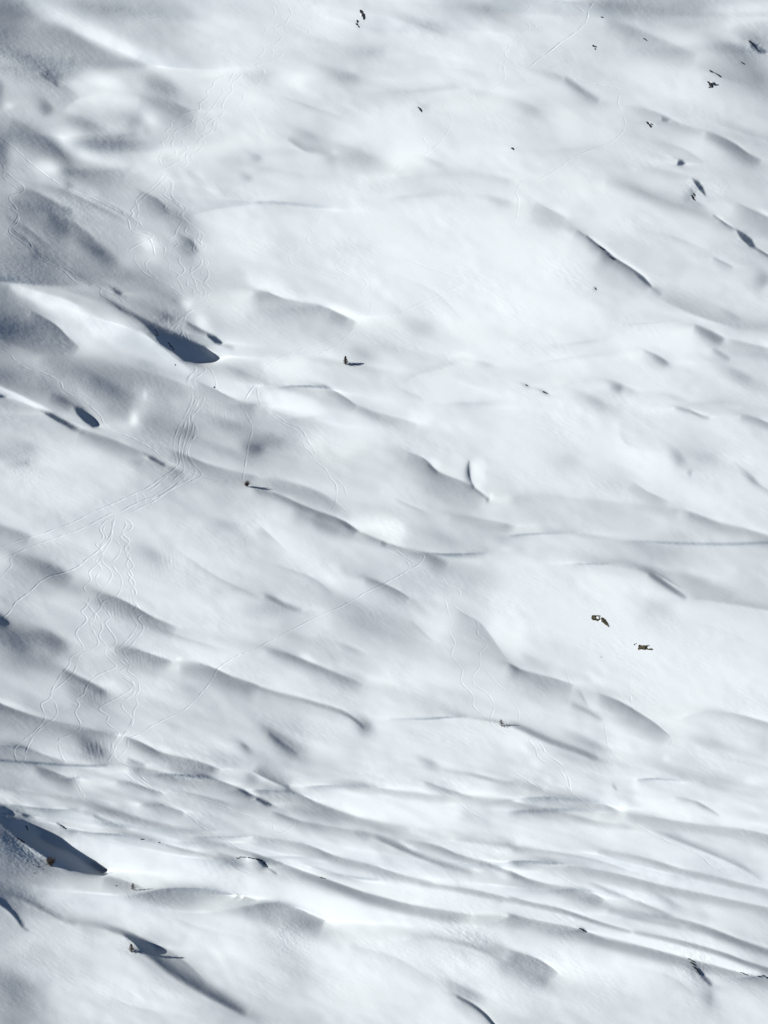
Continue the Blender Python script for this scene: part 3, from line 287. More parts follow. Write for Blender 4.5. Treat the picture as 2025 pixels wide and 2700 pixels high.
R(0,2,([(-50,80),(250,150),(200,230),(-50,200)],-10,25),([(0,250),(300,300),(520,440),(640,530),(500,560),(300,470),(50,380)],-14,25),([(-50,700),(250,760),(450,860),(520,960),(300,930),(50,850),(-50,850)],-18,25),([(620,540),(850,580),(1050,680),(1250,760),(1100,800),(850,700),(650,640)],-12,25),([(750,890),(1000,930),(1100,980),(1000,1060),(820,1010)],-12,20),([(1180,1000),(1400,1010),(1659,1120),(1720,1180),(1450,1130),(1250,1080)],-12,22),([(420,1030),(700,1170),(650,1260),(500,1230),(420,1130)],-12,22),([(-50,1260),(350,1370),(750,1450),(650,1500),(300,1460),(-50,1380)],-12,22),([(550,1450),(680,1530),(720,1620),(560,1620),(520,1500)],-12,18),([(820,1460),(1050,1580),(1400,1659),(1200,1700),(900,1560)],-12,20),([(-50,1520),(200,1540),(450,1630),(200,1620),(-50,1600)],-10,15),([(1500,1450),(1650,1500),(1720,1620),(1550,1560)],-8,25),([(880,200),(1100,220),(1150,330),(950,330)],-6,30),
([(850,60),(1200,80),(1450,250),(1600,420),(1300,420),(1050,300),(880,180)],12,50),([(-50,600),(200,620),(480,780),(500,860),(300,800),(50,680)],8,25),([(500,1060),(750,1110),(780,1150),(650,1140)],12,15),([(-50,1010),(250,1030),(400,1150),(300,1230),(-50,1200)],10,35),([(900,790),(1250,820),(1600,900),(1400,980),(1100,940),(900,880)],12,30),([(900,1080),(1200,1150),(1250,1300),(1000,1340),(850,1200)],6,35),([(1300,1150),(1659,1200),(1659,1420),(1300,1350)],8,40),([(1000,1400),(1400,1430),(1550,1550),(1200,1540)],8,30))
R(1,2,([(50,520),(350,640),(300,720),(50,640)],-10,22),([(500,620),(900,620),(1100,760),(900,850),(600,780)],-10,35),([(50,880),(350,970),(700,1080),(720,1150),(450,1100),(200,980)],-12,22),([(600,1280),(750,1340),(780,1440),(680,1430)],-16,20),([(60,1400),(320,1500),(330,1600),(150,1560)],-14,22),([(1100,20),(1500,90),(1720,120),(1659,200),(1300,200),(1100,130)],-10,30),([(1000,250),(1300,280),(1500,400),(1400,450),(1150,360)],-10,30),([(680,430),(950,500),(1050,590),(850,560)],-12,20),([(1250,640),(1450,760),(1600,930),(1659,1000),(1450,960),(1250,800)],-10,28),([(850,1340),(1500,1340),(1700,1390),(1500,1400),(1000,1380)],-8,15),([(1000,980),(1300,1080),(1400,1250),(1200,1180)],-6,35),([(350,50),(640,130),(560,160),(400,110)],-16,15),
([(620,40),(900,50),(960,120),(930,200),(800,170),(650,110)],22,18),([(80,100),(350,200),(550,330),(540,460),(300,400),(120,250)],14,35),([(1530,560),(1720,540),(1720,960),(1600,880),(1510,770)],18,25),([(300,930),(380,960),(300,950)],8,10),([(750,930),(1050,940),(1300,1130),(1000,1130),(750,1060)],10,40),([(300,1300),(550,1380),(650,1450),(500,1550),(350,1500)],10,30),([(800,1430),(1300,1400),(1659,1450),(1659,1560),(1000,1600),(700,1550)],10,40),([(1020,640),(1250,600),(1300,700),(1180,840),(1080,760)],10,25),([(400,640),(600,660),(550,760),(350,760)],6,25))
R(2,2,([(-50,-50),(500,-50),(900,60),(700,120),(300,80),(-50,100)],-8,30),([(800,190),(1300,210),(1659,200),(1720,260),(1200,300),(900,290)],-10,25),([(780,350),(1000,410),(1250,540),(1100,560),(950,470)],-16,18),([(1100,400),(1659,440),(1720,620),(1400,590),(1200,540)],-12,25),([(-50,900),(300,1000),(550,1180),(400,1180),(100,1100),(-50,1020)],-12,28),([(560,1180),(850,1310),(1030,1450),(980,1530),(750,1450),(600,1300)],-14,28),([(350,1230),(600,1350),(620,1480),(450,1420)],-12,25),([(50,1390),(300,1490),(600,1600),(500,1640),(250,1560)],-14,20),([(1150,1330),(1450,1330),(1659,1400),(1659,1560),(1300,1500)],-8,30),([(350,1440),(560,1480),(640,1560),(500,1550)],-10,20),
([(-50,380),(300,400),(550,480),(700,560),(760,720),(800,850),(900,960),(700,900),(450,800),(150,780),(-50,900),(-50,500)],16,40),([(600,450),(800,430),(900,540),(780,600),(650,560)],10,25),([(1150,370),(1450,360),(1400,420),(1200,410)],14,15),([(850,800),(1300,850),(1400,1100),(1200,1250),(900,1150),(800,950)],10,50),([(1340,980),(1659,960),(1659,1180),(1400,1180)],10,40),([(-50,1420),(100,1450),(250,1560),(150,1640),(-50,1560)],14,25),([(620,1360),(800,1420),(900,1500),(800,1600),(660,1540)],8,25),([(100,190),(400,180),(500,280),(250,330)],6,25))
R(0,3,([(220,0),(450,60),(470,130),(300,60)],-12,15),([(750,90),(1000,150),(1100,220),(900,170)],-10,15),([(1100,60),(1500,130),(1659,200),(1720,280),(1400,200),(1150,120)],-12,18),([(450,260),(750,280),(1050,380),(1450,430),(1450,480),(1000,420),(650,340)],-12,18),([(400,410),(800,450),(1200,560),(1500,590),(1450,640),(1000,520),(600,450)],-14,18),([(-50,430),(150,520),(380,640),(550,680),(450,720),(200,680),(-50,560)],-16,25),([(-50,820),(200,880),(450,1000),(700,1050),(500,1030),(250,980),(60,900)],-12,20),([(700,710),(1000,790),(1400,810),(1720,870),(1720,960),(1300,920),(950,850),(750,790)],-14,30),([(900,1230),(1150,1280),(1400,1430),(1659,1560),(1659,1620),(1400,1560),(1150,1430),(980,1330)],-16,25),([(1000,1160),(1200,1220),(1350,1360),(1200,1290)],-10,20),([(-50,1250),(250,1320),(350,1480),(150,1700),(-50,1700)],-10,50),([(1330,560),(1600,600),(1659,640),(1450,640)],-14,18),
([(-50,150),(400,200),(750,240),(700,260),(300,250),(-50,215)],16,10),([(270,420),(500,480),(900,520),(1300,600),(1450,680),(1659,720),(1720,830),(1400,780),(950,750),(700,690),(600,590),(380,510)],20,22),([(650,230),(900,240),(1000,290),(800,290)],12,12),([(300,790),(700,830),(1000,930),(900,1010),(600,960),(350,880)],6,30),([(200,1040),(500,1020),(800,1090),(840,1200),(500,1250),(200,1200),(80,1150)],10,35),([(500,1380),(900,1400),(1150,1550),(1000,1720),(550,1720)],10,60),([(1100,950),(1659,980),(1720,1300),(1500,1350),(1250,1180)],10,50),([(530,70),(650,50),(720,100),(600,140)],8,15))
R(1,3,([(-50,-10),(150,70),(260,140),(100,130),(-50,80)],-14,15),([(300,130),(700,115),(1250,190),(1200,230),(850,180),(400,170)],-10,15),([(150,160),(400,230),(700,330),(1000,390),(900,410),(550,350),(250,270)],-12,15),([(640,410),(1000,560),(1400,680),(1300,720),(950,620),(700,480)],-14,15),([(1100,490),(1300,570),(1659,610),(1659,660),(1400,640),(1200,560)],-12,15),([(400,530),(800,650),(1150,750),(1000,740),(650,670)],-10,12),([(700,830),(1000,900),(1400,960),(1720,980),(1720,1040),(1300,1010),(950,950),(700,880)],-12,14),([(-50,870),(250,900),(480,1000),(550,1080),(300,1080),(-50,980)],-16,25),([(1000,1110),(1350,1150),(1659,1250),(1720,1350),(1500,1300),(1250,1180)],-10,25),([(1250,1420),(1450,1530),(1580,1659),(1450,1659),(1300,1560)],-12,20),([(-50,1180),(250,1200),(350,1450),(150,1550),(-50,1500)],-6,50),([(1200,750),(1659,840),(1720,900),(1400,830)],-8,12),
([(250,150),(550,130),(900,180),(1280,220),(1300,330),(900,360),(700,320),(480,230)],18,15),([(500,735),(850,740),(1200,770),(1600,880),(1659,940),(1300,920),(950,860),(700,790)],20,12),([(-50,740),(300,770),(600,840),(1000,940),(1200,990),(900,1010),(550,980),(350,920),(-50,840)],20,20),([(940,480),(1060,540),(1160,590),(1100,580),(1000,530)],14,8),([(1300,380),(1720,390),(1720,480),(1400,460)],12,15),([(-50,390),(300,420),(650,480),(800,560),(500,520),(200,460),(-50,440)],10,15),([(500,1120),(1000,1180),(1250,1260),(1300,1450),(900,1500),(600,1700),(450,1500)],10,60),([(1150,1200),(1500,1220),(1659,1350),(1659,1500),(1400,1400)],8,30),([(1250,100),(1720,110),(1720,190),(1450,180)],10,12))
R(2,3,([(100,200),(480,215),(700,290),(550,280),(250,240)],-12,12),([(750,310),(1200,380),(1720,450),(1720,520),(1300,440),(900,370)],-14,15),([(600,560),(1100,670),(1720,810),(1720,850),(1300,760),(800,640)],-12,12),([(100,620),(700,700),(1100,800),(1720,940),(1720,980),(1200,870),(700,760)],-12,12),([(100,740),(500,820),(650,900),(400,860)],-14,15),([(620,930),(1150,1010),(1720,1230),(1720,1160),(1300,1020),(900,930)],-12,15),([(800,1070),(1300,1190),(1720,1330),(1720,1290),(1200,1130)],-10,8),([(-50,970),(450,1060),(850,1180),(1250,1300),(1150,1290),(800,1210),(400,1110),(-50,1020)],-14,12),([(-50,1190),(180,1260),(300,1370),(280,1450),(100,1400),(-50,1330)],-12,25),([(1150,1300),(1300,1420),(1350,1560),(1220,1500)],-12,20),([(1100,60),(1500,90),(1600,150),(1300,130)],-8,25),([(-50,1560),(300,1620),(300,1720),(-50,1720)],-8,30),
([(820,130),(1000,210),(1300,290),(1659,380),(1400,370),(1000,320),(780,280)],16,15),([(50,350),(500,380),(850,420),(1200,560),(900,570),(500,520),(50,470)],16,20),([(1100,420),(1659,500),(1720,700),(1450,620),(1250,540)],10,20),([(700,600),(1000,640),(1500,790),(1659,840),(1300,790),(900,700)],12,10),([(-50,850),(300,930),(700,1040),(1200,1170),(1600,1300),(1500,1320),(1100,1220),(700,1110),(300,990),(-50,940)],22,9),([(300,1180),(700,1200),(1050,1270),(1130,1350),(1100,1500),(700,1500),(350,1400)],12,45),([(750,980),(1000,1020),(1300,1110),(1000,1080)],10,8),([(1450,1420),(1720,1460),(1720,1700),(1450,1650)],6,40))

S(0,1,[(320,880),(430,922),(540,985),(610,1050)],-18,14,26);S(0,1,[(640,250),(800,345),(950,440)],-35,16,18);B(0,1,1040,540,110,35,38,-50);B(0,1,1180,640,60,25,40,-30)
S(0,1,[(240,985),(330,1020),(450,1080),(560,1140)],-30,8,20);S(0,1,[(1250,450),(1340,500),(1440,560)],-35,10,14);S(0,1,[(640,180),(740,210),(830,270)],-35,12,16)
S(0,3,[(700,1045),(800,1075),(900,1105),(1030,1150)],-40,14,14);B(0,3,60,420,140,50,30,-35)

B(0,1,420,925,130,45,33,-12)
S(2,1,[(690,1090),(705,1180),(760,1235),(900,1295),(985,1355)],-22,22,1.0);B(2,1,880,1330,120,45,28,22);S(2,2,[(380,330),(600,340),(800,352),(940,400),(1100,500)],-30,8,1.5);B(2,2,560,420,240,35,8,16)
B(1,1,1445,1390,26,60,10,26);S(1,1,[(1385,1320),(1378,1390),(1398,1470),(1420,1510)],-45,3,9)
S(0,0,[(-10,420),(200,470),(420,560),(520,640)],-24,12,30);S(0,0,[(150,1180),(400,1230),(560,1300),(760,1400),(830,1450)],-24,8,30);S(0,0,[(560,1280),(760,1350),(900,1450)],-20,6,30);S(0,0,[(300,1390),(480,1450),(620,1560)],-28,10,25)
S(0,0,[(40,1400),(200,1500),(330,1610)],-26,8,22);S(0,0,[(900,1240),(1020,1290),(1100,1380)],-24,6,25);S(0,0,[(1150,1520),(1240,1560),(1290,1640)],-26,8,22)
S(1,0,[(560,120),(760,180),(950,210)],-14,6,25);S(1,0,[(1000,420),(1250,440),(1500,480)],-12,5,25);S(1,0,[(150,620),(350,690),(560,760)],-14,6,25);S(1,1,[(900,120),(1150,230),(1350,420)],-10,5,40)
S(2,1,[(50,560),(300,575),(620,530)],-14,5,25);S(2,1,[(150,700),(420,650),(700,625)],-12,5,22);S(2,1,[(300,820),(600,800),(850,890)],-12,5,22);S(2,0,[(850,900),(1100,960),(1250,1060)],-14,5,25);S(2,0,[(700,1480),(1000,1520),(1300,1640)],-12,5,30)
S(1,2,[(100,340),(350,420),(500,530)],-14,5,25);S(0,2,[(900,700),(1200,820),(1500,900)],-12,5,30);S(0,2,[(1150,250),(1400,420),(1659,540)],-12,5,30);S(2,2,[(1100,700),(1350,760),(1600,880)],-8,5,30)
S(1,3,[(600,1150),(900,1230),(1150,1380)],-10,8,40);S(0,3,[(1100,960),(1300,1040),(1600,1100)],-12,6,35);S(0,3,[(700,1480),(900,1560),(1200,1600)],-10,6,40);S(2,3,[(700,1280),(1000,1340),(1200,1480)],-10,6,40)
# rough wind-scoured patches: x, y, radius, amount (survey units)
ROUGH=[(60,2225,50,1.5),(110,2262,40,1.5),(50,2185,35,1.2),(330,2340,28,2.2),(340,2490,28,1.6),(1840,2545,45,2.2),(1900,500,25,1.2),(1955,620,22,1.5),(1830,500,28,2.2),(480,2030,60,.6),(760,2480,60,1.0),(750,2470,40,1.0),(1250,2480,50,.8),(1985,120,30,1.8),(60,2500,70,.7),(410,1180,40,.8),(70,1230,50,1.2),(520,2060,40,.6),(1420,2580,60,1.0),(740,2110,30,1.0),(640,1395,40,.6),(430,870,25,1.5),(1790,2520,50,1.0),(1960,2560,40,.8),(1200,2460,120,.7),(1500,2440,60,.8),(20,160,60,.6),(130,200,60,.8),(230,560,90,.6),(70,700,80,.4)]
# outcrops: label, lumps (x, y, width, height, turn), lichen-stained?, snow caps
ROCKS=[
("dark broken outcrop at top centre, larger upper half of the pair",[(953,31,9,7,40),(958,39,10,9,50),(960,48,6,9,20)],0,[(952,40,5,4,30)]),
("small dark outcrop at top centre just below the larger broken outcrop",[(942,56,6,7,0),(941,64,7,5,50),(946,70,7,3,50)],0,None),
("small black rock with snow behind it above the curved lone ski track",[(1103,283,6,3,40),(1109,290,6,10,-20)],0,None),
("small speckled rock in smooth snow left of the straight zigzag track",[(1565,121,7,6,20),(1571,123,6,4,0),(1569,129,4,5,0)],0,[(1566,125,3,2,0)]),
("tiny dark rock beside the dark track at the top edge",[(1588,45.6,9,3,5)],0,None),
("tiny black curved rock alone on the upper right crest",[(1700,103,8,3,15),(1704,106,5,4,45)],0,None),
("black wedge rocks on the crest line above the largest upper right outcrop",[(1875,188,10,5,20),(1888,194,8,3,20),(1895,199,11,5,25)],0,None),
("largest jagged outcrop of the upper right slope under the wedge rocks",[(1868,217,8,5,20),(1874,224,12,11,20),(1884,222,12,8,15),(1893,224,7,3,0),(1871,230,6,4,0)],0,[(1877,218,7,3,20)]),
("grey rock with white snow lip left of the small blue shadow patch",[(1708,325,9,7,20),(1714,332,7,9,0),(1718,327,8,4,30)],0,[(1714,326,4,3,20)]),
("dark rocks along the steep shaded crest at upper right edge",[(1982,113,9,5,50),(1987,120,9,5,45),(1992,126,8,4,45),(1999,133,6,4,40),(1977,110,6,4,20)],0,None),
("thin dark rock under the crest just below the steep shaded rocks",[(1960,167,11,4,25)],0,None),
("tiny dark rock in bright snow left of the long diagonal track",[(1352,392,9,5,25)],0,None),
("dark rock streak at the foot of the dome beside the navy shadow",[(1826,518,5,11,-30),(1829,525,5,9,-40),(1831,514,5,10,-25)],0,None),
("dark rock wedged in the long narrow crevice shadow, upper piece",[(1585,654,9,6,40)],0,None),
("dark rock at the head of the thickest part of the crevice shadow",[(1612,680,10,5,30)],0,None),
("faint grey stone showing through snow below the crevice shadow",[(1570,761,4,7,-20)],0,None),
("small grey rock beside a grey dimple, right of centre",[(1435,1034,8,4,20),(1441,1037,6,3,10)],0,None),
("faint tiny rock left of the small grey rock right of centre",[(1389,1016,7,3,15)],0,None),
("rocks inside the big navy shadow, upper cluster",[(412,874,6,4,50),(416,882,5,5,30),(411,884,4,3,0)],0,None),
("ring of dark rock inside the big navy shadow, lower cluster",[(446,906,8,4,50),(453,914,9,3,40),(458,921,6,3,30),(449,913,4,3,40)],0,None),
("tiny dark stone on the bright ridge left of the merging tracks",[(462,962,3,4,0)],0,None),
("stone beside the turn of the right-hand track below the navy shadow",[(565,1021,4,5,0)],0,None),
("snow-topped outcrop with olive lichen on the brightest snow, left half",[(1566,1629,12,12,30),(1573,1624.5,20,3.5,-3),(1575,1635,9,6,25),(1580,1632,5,6,0)],1,[(1577,1629,9,5,10),(1584,1637,5,6,30)]),
("olive and black diagonal outcrop on the brightest snow, right half with thin tail",[(1591,1634,14,9,45),(1596,1641,16,10,40),(1602,1649,9,3,50),(1605,1650,6,2,20)],1,[(1590,1638,3,2,30)]),
("flat black outcrop, the lowest and widest on the bright snow",[(1690,1706,13,10,5),(1699,1707,16,10,0),(1706,1711,6,4,10),(1684,1710,4,6,0),(1706,1703,4,4,0)],1,None),
("thin grey blade of rock touching the right end of the flat black outcrop",[(1716,1712,14,4,-5)],1,None),
("tiny black rock up left of the flat black outcrop",[(1673.5,1699.5,4,3,-20),(1677,1697,3,2,-50)],1,None),
("tiny black splinter up right of the flat black outcrop",[(1710,1702,6,2,45)],1,None),
("single pebble at the end of the short straight track below the lichen outcrop",[(1585,1732.5,2.6,2,0)],0,None),
("black rock lip on the crest above the big lower left shadow",[(161,2176,8,3,20),(168,2181,8,4,50),(172,2184,6,3,20)],0,None),
("short black rock on the thin crest line, lower left",[(376,2213,11,2.6,5)],0,None),
("black speck of rock further right on the same lower left crest line",[(421,2221.5,6,2.6,15)],0,None),
("row of black rocks where the crest ends at the dark rounded outcrop",[(627,2263,8,2.6,5),(634,2260,8,2.4,-10),(644,2260,12,2.2,2),(658,2261.5,10,2.4,10),(669,2264,10,2.4,8)],0,None),
("dark rounded outcrop at the end of the crest, lower centre left",[(680,2266,14,3.5,10),(690,2270,10,5,40),(697,2277,7,5,55),(703,2284,6,4,50)],0,None),
("tiny black stone left of the sparse shrub",[(307,2335.5,6,2,-10)],0,None),
("dark rocks at the left rim of the big lower left shadow",[(48,2211,8,3,25),(56,2216,9,4,35),(63,2220,5,3,20)],0,None),
("rock edge near the top of the big lower left shadow",[(70,2181,4,8,-35),(73,2187,3,6,-30)],0,None),
("tiny stone in rough snow, upper one left of the brown bush",[(87,2280,3,2,0)],0,None),
("tiny stone in rough snow directly below left of the brown bush",[(101.5,2285.6,4,3,0)],0,None),
("tiny stone in rough snow below the brown bush, nearest to it on the right",[(113.8,2292.7,3,2,0)],0,None),
("tiny stone in rough snow, the lowest one below the brown bush",[(90,2302,4,2.4,0)],0,None),
("small dark rock on the long crest right of the dark rounded outcrop",[(849,2314.5,9,2.4,12),(857,2316.5,6,2,15)],0,None),
("black humped rock on the long lower right crest",[(1531,2449,9,3,10),(1538,2453,9,4.5,35),(1545,2457,7,3,25)],0,None),
("rough dark rocks above the shaded gully at lower right",[(1818,2529,9,3,10),(1828,2535,8,4,30),(1826,2541,8,6,40)],0,None),
("dark rock running down the shaded gully at lower right",[(1834,2554,6,11,-35),(1842,2564,6,10,-40)],0,None),
("long thin black rock on the crest near the lower right edge",[(1956,2565,10,2.2,10),(1968,2570,14,2.6,15)],0,None),
("black rock rim cut by the lower right edge of the frame",[(2002,2574,10,2.4,-5),(2014,2573,12,2.6,5),(2022,2577,8,3,20)],0,None),
]
TREES=[("larch_tree","tree","tallest bare conical larch casting a long thin shadow on open snow, upper centre",911,962,24,17,120,11,1,(0,0),False,1.0),
("mountain_shrub","shrub","round bristly brown shrub where two tracks meet, left of centre",651,1284,15,17,100,9,2,(0,0),True,.9),
("larch_tree","tree","small sparse larch leaning left in the hollow below the twin tracks",1323,1916,19,17,44,7,3,(-.12,0),False,.9),
("mountain_shrub","shrub","dense reddish brown shrub below the big lower left shadow",134,2284,20,26,120,9,4,(0,0),True,1.0),
("larch_tree","tree","thin sparse reddish larch on the crest right of the big lower left shadow",351,2347,17,17,44,7,5,(0,0),False,.8),
("larch_tree","tree","brown conical larch on a snow dome beside a navy shadow, bottom left",347,2511,21,17,80,9,6,(0,0),False,1.0)]

# fluted slough marks below small rims
FLUTES=[(250,1975,40,30,.16),(310,1610,40,35,.10),(390,1740,45,22,.10),(250,1830,35,25,.09),(450,840,35,12,.16),(580,1100,50,45,.05),(430,1490,60,40,.05)]
# ---------------------------------------------------------------- relief of the snow slope
H=1.8; PAD=252
GW=int((2025+2*PAD)/H); GH=int((2700+2*PAD)/H)
GX=-PAD+H*np.arange(GW,dtype=np.float64); GY=-PAD+H*np.arange(GH,dtype=np.float64)
def smooth_poly(pts,step=6.0):
    p=np.array(pts,float)
    if len(p)<3: q=p
    else:
        e=np.vstack([2*p[0]-p[1],p,2*p[-1]-p[-2]]); out=[]
        for i in range(len(p)-1):
            a,b,c,d=e[i],e[i+1],e[i+2],e[i+3]
            n=max(2,int(np.hypot(*(c-b))/step)); t=(np.arange(n)/n)[:,None]
            out.append(.5*((2*b)+(c-a)*t+(2*a-5*b+4*c-d)*t**2+(3*b-a-3*c+d)*t**3))
        q=np.vstack(out+[p[-1:]])
    return q
def window(x0,x1,y0,y1):
    return (max(0,int((x0+PAD)/H)),min(GW,int((x1+PAD)/H)+2),max(0,int((y0+PAD)/H)),min(GH,int((y1+PAD)/H)+2))
def seg_dist(X,Y,q):
    best=np.full(X.shape,1e9); sd=np.zeros(X.shape); par=np.zeros(X.shape)
    L=np.concatenate([[0],np.cumsum(np.hypot(*(q[1:]-q[:-1]).T))]); tot=L[-1]+1e-6
    for i in range(len(q)-1):
        a=q[i]; d=q[i+1]-a; l2=d@d+1e-9
        t=np.clip(((X-a[0])*d[0]+(Y-a[1])*d[1])/l2,0,1)
        ex=X-a[0]-t*d[0]; ey=Y-a[1]-t*d[1]; r=ex*ex+ey*ey; m=r<best
        best[m]=r[m]; cr=(d[0]*ey-d[1]*ex)      # >0 : below (image down) for rightward lines
        sd[m]=np.sign(cr[m]); par[m]=((L[i]+t*np.sqrt(l2))/tot)[m]
    return np.sqrt(best),sd,par
rng=np.random.default_rng(7)
def band_noise(l0,l1,ang=None,ratio=1.0):
    """periodic noise with wavelengths l0..l1 units, stretched 'ratio' times along image angle ang"""
    n=rng.standard_normal((GH,GW)); kx=np.fft.rfftfreq(GW,H)[None]; ky=np.fft.fftfreq(GH,H)[:,None]
    if ang is not None:
        c,s=math.cos(math.radians(ang)),math.sin(math.radians(ang)); a=kx*c+ky*s; b=-kx*s+ky*c; k=np.sqrt((a*ratio)**2+b*b)
    else: k=np.sqrt(kx*kx+ky*ky)
    k=np.maximum(k,1e-6); g=np.exp(-(np.log(k*math.sqrt(l0*l1))/math.log(l1/l0)*2.2)**2)
    r=np.fft.irfft2(np.fft.rfft2(n)*g,s=(GH,GW)); return r/r.std()
def poly_mask(pts,blur,ext):
    q=np.array(pts,float); R=ext*blur+6; i0,i1,j0,j1=window(q[:,0].min()-R,q[:,0].max()+R,q[:,1].min()-R,q[:,1].max()+R)
    X,Y=np.meshgrid(GX[i0:i1],GY[j0:j1])
    if blur>3:
        q=smooth_poly(np.vstack([q,q[:1]]),40)[:-1]
    qc=np.vstack([q,q[:1]]); d,_,_=seg_dist(X,Y,qc); ins=np.zeros(X.shape,bool)
    for k in range(len(q)):
        x0,y0=qc[k];x1,y1=qc[k+1]
        if y0==y1: continue
        ins^=((Y>=min(y0,y1))&(Y<max(y0,y1)))&(X<(x1-x0)*(Y-y0)/(y1-y0)+x0)
    d=np.where(ins,-d,d); z=np.clip(d/blur,-30,30); m=1/(1+np.exp(z*(2.0 if blur>3 else 1.0)))
    if blur>3: m=np.clip(m*1.02-.012,0,1)
    return m,(i0,i1,j0,j1)
def taper(t,tp,L):
    k,e0,e1=tp; a=np.minimum(1,t*L/e0) if e0 else np.minimum(1,t/.5); b=np.minimum(1,(1-t)*L/e1) if e1 else np.minimum(1,(1-t)/.5)
    return (a if e0 else (a*(2-a))**k)*(b if e1 else (b*(2-b))**k)
def warp(A):
    wx=3.0*band_noise(80,220); wy=2.0*band_noise(80,220)
    I,J=np.meshgrid(np.arange(GW),np.arange(GH)); x=np.clip(I+wx/H,0,GW-1.01); y=np.clip(J+wy/H,0,GH-1.01); i=x.astype(int); j=y.astype(int); p=x-i; q=y-j
    return A[j,i]*(1-p)*(1-q)+A[j,i+1]*p*(1-q)+A[j+1,i]*(1-p)*q+A[j+1,i+1]*p*q
def paint():
    rows=np.array(BASE,float); yy=np.clip(GY/2700*(rows.shape[0]-1),0,rows.shape[0]-1.001); xx=np.clip(GX/2025*(rows.shape[1]-1),0,rows.shape[1]-1.001)
    def w(t): return t*t*(3-2*t)
    iy=yy.astype(int); ix=xx.astype(int); fy=w(yy-iy)[:,None]; fx=w(xx-ix)[None]
    A=rows[np.ix_(iy,ix)]*(1-fy)*(1-fx)+rows[np.ix_(iy,ix+1)]*(1-fy)*fx+rows[np.ix_(iy+1,ix)]*fy*(1-fx)+rows[np.ix_(iy+1,ix+1)]*fy*fx
    A=A+BASE_UP; S0=A.copy()
    for x,y,rx,ry,ang,a in BLB:
        R=3.4*max(rx,ry); i0,i1,j0,j1=window(x-R,x+R,y-R,y+R)
        if i1<=i0 or j1<=j0: continue
        X,Y=np.meshgrid(GX[i0:i1]-x,GY[j0:j1]-y); c,s=math.cos(math.radians(ang)),math.sin(math.radians(ang))
        u=(X*c+Y*s)/rx; v=(-X*s+Y*c)/ry
        v=np.where(v<0,v/(.65 if a<0 else 1.2),v/(1.3 if a<0 else .75)); u=np.where(u>0,u/.8,u/1.3) if a<0 else u
        A[j0:j1,i0:i1]+=CON*(.85 if max(rx,ry)<45 else 1)*a*np.exp(-(u*u+v*v))
    full=[]
    for p_ in STR:
        full.append(p_); pts,a,wu,wd,tap=p_; L=math.hypot(pts[-1][0]-pts[0][0],pts[-1][1]-pts[0][1])
        if a<-20 and L>45:
            if min(wu,wd)<3: full.append((pts,a*.7,min(wu,1.2) if wd>=wu else 3.0,3.0 if wd>=wu else min(wd,1.2),(1.0,tap[1],tap[2])))
            if wd>=wu: full.append((pts,-a*.30,min(28,max(wu,.28*wd+7)),.6,(1.0,tap[1],tap[2]))); full.append((pts,a*.25,.6,min(60,1.9*wd+6),(1.0,tap[1],tap[2])))
            else: full.append((pts,-a*.30,.6,min(28,max(wd,.28*wu+7)),(1.0,tap[1],tap[2]))); full.append((pts,a*.25,min(60,1.9*wu+6),.6,(1.0,tap[1],tap[2])))
    for pts,a,wu,wd,tap in full:
        q=smooth_poly(pts,25); R=3*max(wu,wd)+4
        i0,i1,j0,j1=window(q[:,0].min()-R,q[:,0].max()+R,q[:,1].min()-R,q[:,1].max()+R)
        if i1<=i0 or j1<=j0: continue
        X,Y=np.meshgrid(GX[i0:i1],GY[j0:j1]); d,sd,par=seg_dist(X,Y,q)
        wu=max(wu,1.2); wd=max(wd,1.2)
        ww=np.where(sd>0,wd,wu); z=d/ww
        prof=np.where(ww>8,np.exp(-z)*(1-np.exp(-3*np.maximum(0,3-z)))*1.0,np.exp(-z*z))
        prof=np.where(ww>8,np.exp(-(z**1.4)),prof)
        t=np.clip(par,1e-4,1-1e-4); A[j0:j1,i0:i1]+=CON*a*prof*taper(t,tap,np.hypot(*(q[1:]-q[:-1]).T).sum())
    for pts,a,blur in REG:
        m,(i0,i1,j0,j1)=poly_mask(pts,blur*1.7,2.0); A[j0:j1,i0:i1]+=REGK*a*m
    soft=np.clip((A-120)/80,.3,1)                                                # small unsurveyed swells
    A=A+soft*(4.5*np.tanh(1.3*band_noise(70,190,17,2.4))+2.4*np.tanh(1.5*band_noise(28,70,22,2.6)))+2*band_noise(200,600,15,2)
    low=np.exp(-((GY-2130-.14*(GX.mean()-0)*0)/190.0)**2)[:,None]; A=A+5.5*low*np.tanh(1.4*band_noise(16,45,13,6.0))
    A=np.where(A>226,226+22*np.tanh((A-226)/24),A); A=np.where(A<160,160-.62*(160-A),A); A=np.where((GY[:,None]>2200)&(GX[None]>640),np.maximum(A,92),A)
    for pts,val,blur in PLY:
        m,(i0,i1,j0,j1)=poly_mask(pts,blur*.6,6); A[j0:j1,i0:i1]=A[j0:j1,i0:i1]*(1-m)+val*m
    return A
def slin(g):
    g=np.clip(g,0,255)/255; return np.where(g<=.04045,g/12.92,((g+.055)/1.055)**2.4)
def nl_of(fx,fy):
    nx=PX-fx; ny=PY-fy; return (nx*LC[0]+ny*LC[1]+LC[2])/np.sqrt(1+nx*nx+ny*ny)
NL0=float(nl_of(0.0,0.0))
